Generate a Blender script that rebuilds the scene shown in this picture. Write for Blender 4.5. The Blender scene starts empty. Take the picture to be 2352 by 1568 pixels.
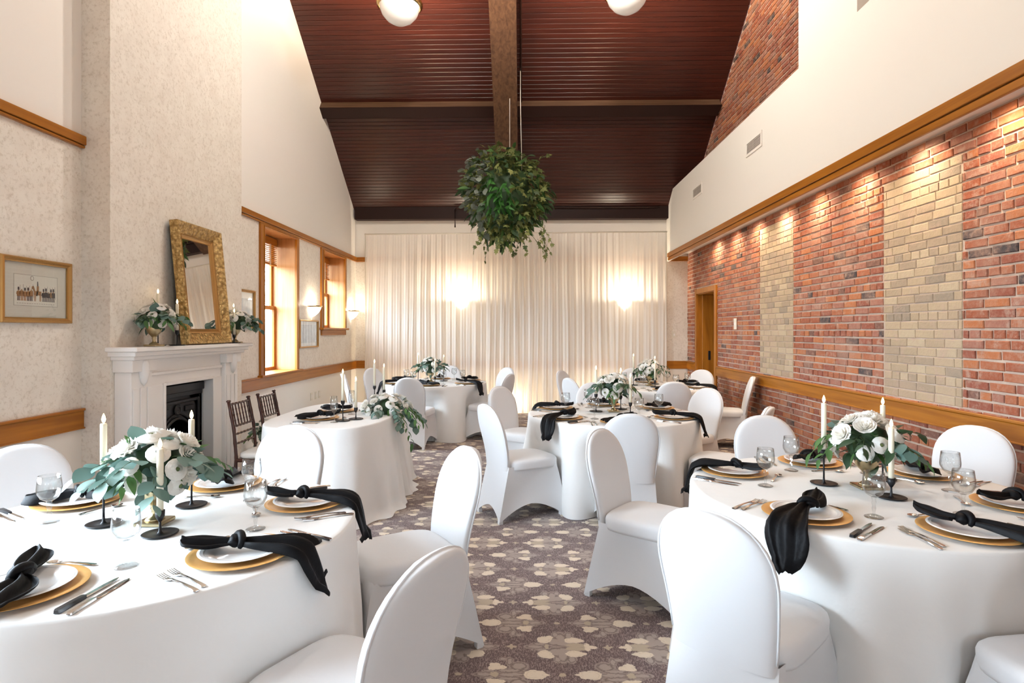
import bpy, bmesh, math, random
from mathutils import Vector, Matrix, Euler
PI = math.pi
rnd = random.Random(11)
sc = bpy.context.scene
COL = sc.collection
# ------------------------------------------------------------------ camera
FPX, HORIZON = 1350.0, 761.0                 # focal length and horizon row of the 2352x1568 frame
YAW = math.atan(27 / FPX)
cd = bpy.data.cameras.new('camera'); cam = bpy.data.objects.new('camera', cd); COL.objects.link(cam)
cd.sensor_fit = 'HORIZONTAL'; cd.sensor_width = 36.0; cd.lens = 36.0 * FPX / 2352
cd.shift_y = -(784 - HORIZON) / 2352
cd.clip_start = 0.05; cd.clip_end = 200
cam.location = (0, 0, 1.5); cam.rotation_euler = (PI / 2, 0, YAW)
sc.camera = cam
# ------------------------------------------------------------------ view, world, daylight
vs = sc.view_settings
vs.view_transform = 'Standard'; vs.look = 'None'; vs.gamma = 1.0; vs.use_curve_mapping = False
vs.exposure = 0.47
sc.cycles.use_denoising = True
sc.cycles.max_bounces = 10; sc.cycles.diffuse_bounces = 5; sc.cycles.glossy_bounces = 4
sc.cycles.transmission_bounces = 6; sc.cycles.transparent_max_bounces = 24
sc.cycles.caustics_reflective = False; sc.cycles.caustics_refractive = False
sc.cycles.sample_clamp_indirect = 6.0
wd = bpy.data.worlds.new('overcast_sky'); sc.world = wd; wd.use_nodes = True
bg = wd.node_tree.nodes['Background']
bg.inputs[1].default_value = 27.0
_t = wd.node_tree                                # bright overcast sky above the horizon, darker ground below it
_d = _t.nodes.new('ShaderNodeTexCoord'); _s = _t.nodes.new('ShaderNodeSeparateXYZ'); _t.links.new(_d.outputs['Generated'], _s.inputs[0])
_m = _t.nodes.new('ShaderNodeMapRange'); _t.links.new(_s.outputs[2], _m.inputs[0]); _m.inputs[1].default_value = -0.03; _m.inputs[2].default_value = 0.03
_r = _t.nodes.new('ShaderNodeMix'); _r.data_type = 'RGBA'; _t.links.new(_m.outputs[0], _r.inputs[0])
_r.inputs[6].default_value = (0.17, 0.165, 0.15, 1); _r.inputs[7].default_value = (0.76, 0.88, 1.0, 1); _t.links.new(_r.outputs[2], bg.inputs[0])
def portal(loc, rot, sx, sy):
    l = bpy.data.lights.new('daylight_portal', 'AREA'); l.shape = 'RECTANGLE'; l.size = sx; l.size_y = sy
    l.cycles.is_portal = True
    o = bpy.data.objects.new('daylight_portal', l); COL.objects.link(o); o.location = loc; o.rotation_euler = rot
XL, XR, XS, YB, YF = -3.2, 3.08, 2.685, 11.12, -2.6     # left wall, brick wall, soffit face, end wall, wall behind the camera
# windows of the left wall: (y0, y1, z0, z1); the first lies outside the frame
WINS = [(0.2, 3.0, 0.96, 2.80), (7.12, 8.17, 0.965, 2.80), (9.26, 10.39, 1.56, 2.80)]
FWINS = [(-1.75, -1.25, 1.25, 2.35), (0.95, 1.45, 1.25, 2.35)]  # windows behind the camera (x0,x1,z0,z1)
for (a, b, c, d) in WINS:
    portal((XL - 0.42, (a + b) / 2, (c + d) / 2), (0, -PI / 2, 0), d - c, b - a)
for (a, b, c, d) in FWINS:
    portal(((a + b) / 2, YF - 0.42, (c + d) / 2), (PI / 2, 0, 0), b - a, d - c)
# ------------------------------------------------------------------ node helpers
def new_mat(name):
    m = bpy.data.materials.new(name); m.use_nodes = True
    t = m.node_tree; t.nodes.clear()
    return m, t, t.nodes.new('ShaderNodeOutputMaterial')
def N(t, typ, ins=None, **at):
    n = t.nodes.new(typ)
    for k, v in at.items(): setattr(n, k, v)
    for k, v in (ins or {}).items():
        if isinstance(v, bpy.types.NodeSocket): t.links.new(v, n.inputs[k])
        else: n.inputs[k].default_value = v
    return n
def c4(c): return (c[0], c[1], c[2], 1.0)
def srgb(h):
    h = h.lstrip('#'); o = []
    for i in (0, 2, 4):
        v = int(h[i:i + 2], 16) / 255
        o.append(v / 12.92 if v <= 0.04045 else ((v + 0.055) / 1.055) ** 2.4)
    return tuple(o)
def math_(t, op, a, b=0.0, c=0.0): return N(t, 'ShaderNodeMath', {0: a, 1: b, 2: c}, operation=op).outputs[0]
def mixc(t, f, a, b, mode='MIX'):
    n = t.nodes.new('ShaderNodeMix'); n.data_type = 'RGBA'; n.blend_type = mode
    for i, v in ((0, f), (6, a), (7, b)):
        if isinstance(v, bpy.types.NodeSocket): t.links.new(v, n.inputs[i])
        else: n.inputs[i].default_value = v if i == 0 else c4(v)
    return n.outputs[2]
def ramp(t, f, stops, interp='LINEAR'):
    n = t.nodes.new('ShaderNodeValToRGB'); n.color_ramp.interpolation = interp
    e = n.color_ramp.elements
    e[0].position, e[0].color = stops[0][0], c4(stops[0][1])
    e[1].position, e[1].color = stops[1][0], c4(stops[1][1])
    for p, c in stops[2:]:
        x = e.new(p); x.color = c4(c)
    t.links.new(f, n.inputs[0]); return n.outputs[0]
def coords(t, kind='Object', scale=(1, 1, 1)):
    tc = N(t, 'ShaderNodeTexCoord')
    return N(t, 'ShaderNodeMapping', {0: tc.outputs[kind], 3: scale}).outputs[0]
def world_pos(t): return N(t, 'ShaderNodeNewGeometry').outputs['Position']
def piece_random(t):
    a = N(t, 'ShaderNodeObjectInfo').outputs['Random']; b = N(t, 'ShaderNodeNewGeometry').outputs['Random Per Island']
    return math_(t, 'FRACT', math_(t, 'ADD', a, b))
def pbr(name, col, rough=0.5, metal=0.0, var=None, bump=None, kind='Object', **extra):
    """var=(scale vec, colour, amount)  bump=(scale vec, strength, distance)"""
    m, t, out = new_mat(name)
    p = N(t, 'ShaderNodeBsdfPrincipled', {'Base Color': c4(col), 'Roughness': rough, 'Metallic': metal})
    for k, v in extra.items(): p.inputs[k.replace('_', ' ')].default_value = v
    if var:
        nz = N(t, 'ShaderNodeTexNoise', {'Vector': coords(t, kind, var[0]), 'Scale': 1.0, 'Detail': 4.0})
        f = N(t, 'ShaderNodeMapRange', {0: nz.outputs[0], 1: 0.35, 2: 0.7, 3: 0.0, 4: var[2]}).outputs[0]
        t.links.new(mixc(t, f, col, var[1]), p.inputs['Base Color'])
    if bump:
        nz = N(t, 'ShaderNodeTexNoise', {'Vector': coords(t, kind, bump[0]), 'Scale': 1.0, 'Detail': 3.0})
        b = N(t, 'ShaderNodeBump', {'Strength': bump[1], 'Distance': bump[2], 'Height': nz.outputs[0]})
        t.links.new(b.outputs[0], p.inputs['Normal'])
    t.links.new(p.outputs[0], out.inputs[0])
    return m
def emit(name, col, strength):
    m, t, out = new_mat(name)
    e = N(t, 'ShaderNodeEmission', {0: c4(col), 1: strength}); t.links.new(e.outputs[0], out.inputs[0]); return m
S3 = lambda s: (s, s, s)
M = {}
M['chair_fabric'] = pbr('chair_fabric', (0.70, 0.705, 0.715), 0.75, bump=(S3(60), 0.05, 0.01), Sheen_Weight=0.25, Sheen_Roughness=0.4)
M['cloth'] = pbr('tablecloth_fabric', (0.80, 0.795, 0.775), 0.8, bump=(S3(14), 0.12, 0.02), Sheen_Weight=0.15)
M['satin'] = pbr('black_satin', (0.002, 0.002, 0.003), 0.55, bump=((45, 14, 45), 0.3, 0.01), Specular_IOR_Level=0.16)
M['gold'] = pbr('gold_charger', (0.80, 0.47, 0.16), 0.36, 0.45, var=(S3(25), (0.70, 0.37, 0.10), 0.6), bump=(S3(120), 0.08, 0.002))
M['china'] = pbr('white_china', (0.82, 0.82, 0.81), 0.12)
M['steel'] = pbr('polished_steel', (0.72, 0.70, 0.68), 0.16, 1.0)
M['handle'] = pbr('black_handle', (0.012, 0.012, 0.014), 0.35)
M['iron'] = pbr('black_iron', (0.008, 0.008, 0.010), 0.45, 0.2, bump=(S3(40), 0.1, 0.003))
M['brass'] = pbr('antique_brass', (0.62, 0.50, 0.30), 0.28, 1.0, var=(S3(18), (0.36, 0.28, 0.16), 0.7))
M['bright_brass'] = pbr('bright_brass', (0.75, 0.55, 0.24), 0.2, 1.0)
M['wax'] = pbr('ivory_wax', (0.86, 0.80, 0.64), 0.5, Subsurface_Weight=0.3, Subsurface_Radius=(0.02, 0.015, 0.01))
M['flame'] = emit('candle_flame', (1.0, 0.74, 0.36), 7.0)
M['china_rim'] = pbr('china_relief', (0.74, 0.73, 0.72), 0.2)
def glass_mat(name, tint=(1, 1, 1), rough=0.02, mx=0.08, dark=1.0):
    m, t, out = new_mat(name)
    lw = N(t, 'ShaderNodeLayerWeight', {0: 0.5})
    edge = math_(t, 'POWER', lw.outputs[1], 3.0)
    tr = N(t, 'ShaderNodeBsdfTransparent', {0: mixc(t, edge, tint, tuple(k * dark for k in tint))})
    gl = N(t, 'ShaderNodeBsdfGlossy', {0: (1, 1, 1, 1), 1: rough})
    f = math_(t, 'ADD', math_(t, 'MULTIPLY', math_(t, 'POWER', lw.outputs[1], 4.0), 0.75), mx)
    s = N(t, 'ShaderNodeMixShader', {0: f, 1: tr.outputs[0], 2: gl.outputs[0]})
    t.links.new(s.outputs[0], out.inputs[0]); return m
M['glass'] = glass_mat('clear_glass', (0.955, 0.965, 0.965), 0.02, 0.07, 0.45)
M['pane'] = glass_mat('window_glass', (0.97, 0.99, 1.0), 0.0, 0.03)
def wood(name, a, b, axis='Y', rough=0.42, coat=0.10, scale=1.0):
    m, t, out = new_mat(name)
    s = {'X': (1.2, 22, 22), 'Y': (22, 1.2, 22), 'Z': (22, 22, 1.2)}[axis]
    v = N(t, 'ShaderNodeMapping', {0: world_pos(t), 3: tuple(k * scale for k in s)}).outputs[0]
    n1 = N(t, 'ShaderNodeTexNoise', {'Vector': v, 'Scale': 1.0, 'Detail': 6.0, 'Distortion': 0.7})
    col = ramp(t, n1.outputs[0], [(0.3, a), (0.7, b)])
    p = N(t, 'ShaderNodeBsdfPrincipled', {'Base Color': col, 'Roughness': rough, 'Coat Weight': coat, 'Coat Roughness': 0.25, 'Specular IOR Level': 0.3})
    bp = N(t, 'ShaderNodeBump', {'Strength': 0.12, 'Distance': 0.004, 'Height': n1.outputs[0]})
    t.links.new(bp.outputs[0], p.inputs['Normal']); t.links.new(p.outputs[0], out.inputs[0]); return m
OA, OB = (0.27, 0.088, 0.006), (0.42, 0.155, 0.014)
M['oakY'] = wood('oak_along_wall', OA, OB, 'Y'); M['oakZ'] = wood('oak_upright', OA, OB, 'Z'); M['oakX'] = wood('oak_cross', OA, OB, 'X')
M['oakR'] = wood('daylit_oak_reveal', (0.44, 0.21, 0.075), (0.58, 0.31, 0.135), 'Z')  # same oak, lightened in colour to look washed out by daylight
M['beam'] = wood('aged_beam', (0.055, 0.026, 0.014), (0.12, 0.062, 0.034), 'Y', 0.45, 0.1)
M['purlin'] = wood('aged_purlin', (0.075, 0.038, 0.022), (0.16, 0.092, 0.055), 'X', 0.55, 0.0)
M['mahog'] = wood('mahogany_lacquer', (0.035, 0.010, 0.006), (0.075, 0.022, 0.012), 'Z', 0.25, 0.5)
def plank_mat():
    m, t, out = new_mat('stained_ceiling_board')
    r = piece_random(t)
    v = N(t, 'ShaderNodeMapping', {0: world_pos(t), 3: (1.5, 30, 30)}).outputs[0]
    n1 = N(t, 'ShaderNodeTexNoise', {'Vector': v, 'Scale': 1.0, 'Detail': 5.0})
    col = ramp(t, n1.outputs[0], [(0.3, (0.034, 0.0068, 0.0038)), (0.75, (0.066, 0.013, 0.0070))])
    col = mixc(t, math_(t, 'MULTIPLY', r, 0.5), col, (0.030, 0.009, 0.007))
    p = N(t, 'ShaderNodeBsdfPrincipled', {'Base Color': col, 'Roughness': 0.38, 'Coat Weight': 0.12, 'Coat Roughness': 0.3, 'Specular IOR Level': 0.3})
    t.links.new(p.outputs[0], out.inputs[0]); return m
M['plank'] = plank_mat()
M['dark_trim'] = pbr('dark_brown_paint', (0.020, 0.007, 0.005), 0.5, Specular_IOR_Level=0.2)
M['paint'] = pbr('cream_white_paint', (0.85, 0.81, 0.755), 0.75, bump=(S3(40), 0.04, 0.003))
M['paint_low'] = pbr('pale_cream_paint', (0.84, 0.805, 0.74), 0.6)
M['white_wood'] = pbr('white_gloss_paint', (0.86, 0.85, 0.83), 0.4)
def wallpaper():
    m, t, out = new_mat('speckled_wallpaper')
    v = world_pos(t)
    n1 = N(t, 'ShaderNodeTexNoise', {'Vector': v, 'Scale': 38.0, 'Detail': 5.0, 'Roughness': 0.75})
    n2 = N(t, 'ShaderNodeTexNoise', {'Vector': v, 'Scale': 7.0, 'Detail': 3.0})
    f = N(t, 'ShaderNodeMapRange', {0: n1.outputs[0], 1: 0.50, 2: 0.66, 3: 0.0, 4: 0.72}).outputs[0]
    base = ramp(t, n2.outputs[0], [(0.35, (0.77, 0.71, 0.63)), (0.65, (0.82, 0.77, 0.69))])
    col = mixc(t, f, base, (0.57, 0.50, 0.41))
    p = N(t, 'ShaderNodeBsdfPrincipled', {'Base Color': col, 'Roughness': 0.7})
    t.links.new(p.outputs[0], out.inputs[0]); return m
M['wallpaper'] = wallpaper()
def brick_mat(name, stops, mottle, smear=(0.44, 0.31, 0.24)):
    m, t, out = new_mat(name)
    r = piece_random(t)
    col = ramp(t, r, stops, 'CONSTANT')
    n1 = N(t, 'ShaderNodeTexNoise', {'Vector': world_pos(t), 'Scale': 26.0, 'Detail': 5.0, 'Roughness': 0.7})
    n2 = N(t, 'ShaderNodeTexNoise', {'Vector': world_pos(t), 'Scale': 2.2, 'Detail': 2.0})
    col = mixc(t, N(t, 'ShaderNodeMapRange', {0: n1.outputs[0], 1: 0.45, 2: 0.75, 3: 0.0, 4: 0.55}).outputs[0], col, mottle)
    col = mixc(t, N(t, 'ShaderNodeMapRange', {0: n2.outputs[0], 1: 0.5, 2: 0.72, 3: 0.0, 4: 0.45}).outputs[0], col, mottle)
    n3 = N(t, 'ShaderNodeTexNoise', {'Vector': world_pos(t), 'Scale': 9.0, 'Detail': 6.0, 'Roughness': 0.7})
    col = mixc(t, N(t, 'ShaderNodeMapRange', {0: n3.outputs[0], 1: 0.54, 2: 0.66, 3: 0.0, 4: 0.6}).outputs[0], col, smear)
    p = N(t, 'ShaderNodeBsdfPrincipled', {'Base Color': col, 'Roughness': 0.85, 'Specular IOR Level': 0.2})
    b = N(t, 'ShaderNodeBump', {'Strength': 0.7, 'Distance': 0.008, 'Height': n1.outputs[0]})
    t.links.new(b.outputs[0], p.inputs['Normal']); t.links.new(p.outputs[0], out.inputs[0]); return m
M['brick'] = brick_mat('red_brick', [(0.0, (0.29, 0.088, 0.046)), (0.22, (0.34, 0.118, 0.060)), (0.45, (0.25, 0.078, 0.050)), (0.62, (0.40, 0.145, 0.062)),
                                     (0.76, (0.31, 0.135, 0.095)), (0.92, (0.17, 0.085, 0.065)), (0.972, (0.065, 0.055, 0.057))], (0.42, 0.25, 0.18))
M['brick_yellow'] = brick_mat('buff_brick', [(0.0, (0.42, 0.325, 0.215)), (0.3, (0.37, 0.285, 0.19)), (0.55, (0.45, 0.36, 0.245)), (0.75, (0.33, 0.255, 0.18)), (0.92, (0.27, 0.22, 0.165))], (0.41, 0.30, 0.215))
M['mortar'] = pbr('grey_mortar', (0.56, 0.45, 0.36), 0.95, var=(S3(9), (0.45, 0.31, 0.24), 0.8), bump=(S3(45), 0.6, 0.006), kind='Object')
def leaf_mat(name, a, b):
    m, t, out = new_mat(name)
    r = piece_random(t)
    col = mixc(t, r, a, b)
    p = N(t, 'ShaderNodeBsdfPrincipled', {'Base Color': col, 'Roughness': 0.5})
    tl = N(t, 'ShaderNodeBsdfTranslucent', {0: col})
    s = N(t, 'ShaderNodeMixShader', {0: 0.22, 1: p.outputs[0], 2: tl.outputs[0]})
    t.links.new(s.outputs[0], out.inputs[0]); return m
M['leaf_green'] = leaf_mat('nandina_leaf', (0.035, 0.10, 0.025), (0.085, 0.19, 0.05))
M['leaf_euc'] = leaf_mat('eucalyptus_leaf', (0.085, 0.16, 0.135), (0.15, 0.24, 0.20))
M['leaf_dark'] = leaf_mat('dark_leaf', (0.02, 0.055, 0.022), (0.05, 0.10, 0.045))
M['leaf_ivy'] = leaf_mat('ivy_leaf', (0.045, 0.085, 0.022), (0.27, 0.30, 0.10))
M['leaf_fern'] = leaf_mat('fern_leaf', (0.025, 0.12, 0.018), (0.05, 0.19, 0.035))
M['leaf_grey'] = leaf_mat('grey_leaf', (0.13, 0.17, 0.14), (0.25, 0.29, 0.25))
M['stem'] = pbr('plant_stem', (0.06, 0.10, 0.03), 0.6)
def petal_mat():
    m, t, out = new_mat('white_petal')
    p = N(t, 'ShaderNodeBsdfPrincipled', {'Base Color': (0.92, 0.90, 0.85, 1), 'Roughness': 0.6})
    tl = N(t, 'ShaderNodeBsdfTranslucent', {0: (0.9, 0.87, 0.8, 1)})
    s = N(t, 'ShaderNodeMixShader', {0: 0.3, 1: p.outputs[0], 2: tl.outputs[0]})
    t.links.new(s.outputs[0], out.inputs[0]); return m
M['petal'] = petal_mat()
M['flower_eye'] = pbr('green_flower_eye', (0.12, 0.16, 0.05), 0.7)
def drape_mat():
    m, t, out = new_mat('sheer_ivory_voile')
    d = N(t, 'ShaderNodeBsdfDiffuse', {0: (0.96, 0.935, 0.89, 1)})
    tl = N(t, 'ShaderNodeBsdfTranslucent', {0: (0.95, 0.90, 0.82, 1)})
    tr = N(t, 'ShaderNodeBsdfTransparent', {0: (1, 0.98, 0.95, 1)})
    a = N(t, 'ShaderNodeMixShader', {0: 0.36, 1: d.outputs[0], 2: tl.outputs[0]})
    b = N(t, 'ShaderNodeMixShader', {0: 0.16, 1: a.outputs[0], 2: tr.outputs[0]})
    t.links.new(b.outputs[0], out.inputs[0]); return m
M['drape'] = drape_mat()
M['mirror'] = pbr('mirror_silvering', (0.86, 0.85, 0.83), 0.015, 1.0)
def ornate():
    m, t, out = new_mat('ornate_gilding')
    v = coords(t, 'Object', S3(1))
    vo = N(t, 'ShaderNodeTexVoronoi', {'Vector': v, 'Scale': 38.0}, feature='SMOOTH_F1')
    n1 = N(t, 'ShaderNodeTexNoise', {'Vector': v, 'Scale': 70.0, 'Detail': 3.0})
    h = math_(t, 'ADD', vo.outputs[0], math_(t, 'MULTIPLY', n1.outputs[0], 0.6))
    col = ramp(t, h, [(0.35, (0.80, 0.57, 0.24)), (0.95, (0.34, 0.20, 0.06))])
    p = N(t, 'ShaderNodeBsdfPrincipled', {'Base Color': col, 'Metallic': 0.6, 'Roughness': 0.35})
    b = N(t, 'ShaderNodeBump', {'Strength': 1.0, 'Distance': 0.02, 'Height': h}); b.invert = True
    t.links.new(b.outputs[0], p.inputs['Normal']); t.links.new(p.outputs[0], out.inputs[0]); return m
M['ornate'] = ornate()
M['gilt'] = pbr('gilt_moulding', (0.50, 0.29, 0.10), 0.32, 0.8, bump=((70, 70, 70), 0.5, 0.004))
M['mat_board'] = pbr('picture_mount', (0.66, 0.60, 0.50), 0.9)
M['paper'] = pbr('print_paper', (0.70, 0.65, 0.55), 0.9)
M['paper_grey'] = pbr('pale_print', (0.70, 0.72, 0.73), 0.9, var=((14, 14, 14), (0.45, 0.48, 0.52), 0.7))
M['ink'] = pbr('dark_ink', (0.035, 0.025, 0.03), 0.9); M['ochre'] = pbr('ochre_ink', (0.33, 0.16, 0.06), 0.9); M['ink_line'] = pbr('fine_ink', (0.16, 0.13, 0.10), 0.9)
M['plastic'] = pbr('ivory_plastic', (0.74, 0.70, 0.60), 0.4)
M['grille'] = pbr('vent_grey', (0.42, 0.38, 0.34), 0.5)
M['pipe'] = pbr('painted_pipe', (0.10, 0.035, 0.022), 0.4); M['cord'] = pbr('white_cord', (0.70, 0.64, 0.56), 0.8)
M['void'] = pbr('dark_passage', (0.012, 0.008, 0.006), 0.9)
M['opal'] = None
def opal(name, col, strength):
    m, t, out = new_mat(name)
    p = N(t, 'ShaderNodeBsdfPrincipled', {'Base Color': c4((0.8, 0.79, 0.76)), 'Roughness': 0.12, 'Emission Color': c4(col), 'Emission Strength': strength})
    t.links.new(p.outputs[0], out.inputs[0]); return m
M['opal'] = opal('opal_glass', (1.0, 0.93, 0.84), 0.10)
M['sconce'] = opal('lit_sconce_glass', (1.0, 0.86, 0.68), 5.0)
M['lamp_disc'] = emit('lit_downlight', (1.0, 0.85, 0.66), 12.0)
M['cushion'] = pbr('ivory_cushion', (0.82, 0.79, 0.74), 0.8)
# ---- patterned carpet: two medallions on a half-drop lattice (0.4576 m repeat)
def carpet():
    m, t, out = new_mat('patterned_carpet')
    P = 0.4576
    pos = world_pos(t)
    wn = N(t, 'ShaderNodeTexNoise', {'Vector': pos, 'Scale': 60.0, 'Detail': 2.0})
    wv = N(t, 'ShaderNodeVectorMath', {0: wn.outputs[1], 1: (0.5, 0.5, 0.5)}, operation='SUBTRACT').outputs[0]
    wv = N(t, 'ShaderNodeVectorMath', {0: wv, 3: 0.022}, operation='SCALE').outputs[0]
    pos = N(t, 'ShaderNodeVectorMath', {0: pos, 1: wv}, operation='ADD').outputs[0]
    def cell(ox, oy):
        q = N(t, 'ShaderNodeVectorMath', {0: pos, 1: (ox, oy, 0)}, operation='SUBTRACT').outputs[0]
        q = N(t, 'ShaderNodeVectorMath', {0: q, 3: 1 / P}, operation='SCALE').outputs[0]
        s = N(t, 'ShaderNodeSeparateXYZ', {0: q})
        u, v = s.outputs[0], s.outputs[1]
        iu = math_(t, 'ROUND', u); iv = math_(t, 'ROUND', v)
        lu = math_(t, 'MULTIPLY', math_(t, 'SUBTRACT', u, iu), P * 100); lv = math_(t, 'MULTIPLY', math_(t, 'SUBTRACT', v, iv), P * 100)
        par = math_(t, 'PINGPONG', math_(t, 'ADD', iu, iv), 1.0)
        sg = math_(t, 'SUBTRACT', 1.0, math_(t, 'MULTIPLY', par, 2.0))
        x = math_(t, 'MULTIPLY', lu, sg); y = math_(t, 'ABSOLUTE', lv)
        return N(t, 'ShaderNodeCombineXYZ', {0: x, 1: y, 2: 0.0}).outputs[0]
    def ell(v, cx, cy, a, b):
        s = N(t, 'ShaderNodeVectorMath', {0: v, 1: (cx, cy, 0)}, operation='SUBTRACT').outputs[0]
        s = N(t, 'ShaderNodeVectorMath', {0: s, 1: (1 / a, 1 / b, 1)}, operation='MULTIPLY').outputs[0]
        return N(t, 'ShaderNodeVectorMath', {0: s}, operation='LENGTH').outputs[1]
    def shape(v, lst):
        d = None
        for e in lst:
            k = ell(v, *e); d = k if d is None else math_(t, 'MINIMUM', d, k)
        return d
    def fill(d, soft=0.12): return N(t, 'ShaderNodeMapRange', {0: d, 1: 1.0 + soft, 2: 1.0 - soft, 3: 0.0, 4: 1.0}).outputs[0]
    def line(d, w=0.14): return N(t, 'ShaderNodeMapRange', {0: math_(t, 'ABSOLUTE', math_(t, 'SUBTRACT', d, 0.72)), 1: w, 2: 0.0, 3: 0.0, 4: 1.0}).outputs[0]
    cream, tan, grey, dark = srgb('#dccdb8'), srgb('#b3a28b'), srgb('#a39389'), srgb('#513d3a')
    hatch = N(t, 'ShaderNodeTexNoise', {'Vector': N(t, 'ShaderNodeMapping', {0: world_pos(t), 3: (190, 55, 1)}).outputs[0], 'Scale': 1.0, 'Detail': 1.0, 'Distortion': 1.2})
    hf = N(t, 'ShaderNodeMapRange', {0: hatch.outputs[0], 1: 0.5, 2: 0.58, 3: 0.0, 4: 1.0}).outputs[0]
    col = mixc(t, hf, srgb('#5c4745'), srgb('#8d7a75'))
    A = cell(0.170, 2.80); B = cell(0.170 + P / 2, 2.80 + P / 2)
    aA = shape(A, [(1.0, 7.6, 3.2, 6.2), (2.5, 3.2, 6.5, 3.6), (-2.5, 4.6, 4.2, 4.6), (5.0, 10.5, 2.4, 3.6), (-1.5, 11.0, 2.0, 3.0), (-11.5, 0, 5.6, 1.9), (-9.0, 2.6, 4.5, 1.2)])
    aB = shape(B, [(0.5, 0, 8.6, 2.0), (-0.5, 3.0, 7.2, 1.7), (3.6, 6.4, 4.6, 3.8), (-0.5, 10.2, 1.7, 3.6), (-3.2, 12.2, 2.6, 1.4), (-11.5, 0, 5.2, 2.0), (-9.4, 2.6, 3.6, 1.1)])
    for d, v in ((aA, A), (aB, B)):
        col = mixc(t, fill(d), col, grey); col = mixc(t, math_(t, 'MULTIPLY', line(d, 0.2), 0.75), col, dark)
    tA = shape(A, [(8.0, 1.5, 5.2, 1.7), (-6.2, 0, 1.0, 2.2)]); tB = shape(B, [(-7.0, 0, 1.8, 2.0)])
    col = mixc(t, fill(tA), col, tan); col = mixc(t, fill(tB), col, tan)
    cA = shape(A, [(-7.2, 6.4, 3.4, 3.2), (-5.0, 8.2, 2.2, 1.9), (6.8, 6.0, 4.3, 2.6), (10.0, 5.8, 2.6, 1.3), (14.6, 0, 3.2, 1.3), (13.2, 1.6, 1.3, 1.9)])
    cB = shape(B, [(9.8, 0, 3.9, 3.6), (12.6, 1.2, 2.9, 2.0), (15.6, 0, 2.0, 0.9), (-6.0, 5.4, 4.0, 1.9), (-7.2, 7.4, 2.6, 1.6), (-8.4, 4.2, 2.0, 1.0)])
    for d in (cA, cB):
        col = mixc(t, fill(d, 0.08), col, cream); col = mixc(t, math_(t, 'MULTIPLY', line(d, 0.10), 0.35), col, tan)
    K = cell(0.170 + P / 2, 2.80); Dt = cell(0.170, 2.80 + P / 2)
    col = mixc(t, fill(shape(K, [(0, 0, 2.6, 0.9), (0, 0, 0.9, 2.4)])), col, tan)
    col = mixc(t, fill(shape(Dt, [(0, 0, 1.6, 1.2)])), col, tan)
    fz = N(t, 'ShaderNodeTexNoise', {'Vector': world_pos(t), 'Scale': 420.0, 'Detail': 1.0})
    col = mixc(t, 0.25, col, N(t, 'ShaderNodeCombineColor', {0: fz.outputs[0], 1: fz.outputs[0], 2: fz.outputs[0]}).outputs[0], 'OVERLAY')
    p = N(t, 'ShaderNodeBsdfPrincipled', {'Base Color': col, 'Roughness': 0.95, 'Sheen Weight': 0.2})
    b = N(t, 'ShaderNodeBump', {'Strength': 0.35, 'Distance': 0.004, 'Height': fz.outputs[0]})
    t.links.new(b.outputs[0], p.inputs['Normal']); t.links.new(p.outputs[0], out.inputs[0]); return m
M['carpet'] = carpet()
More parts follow.
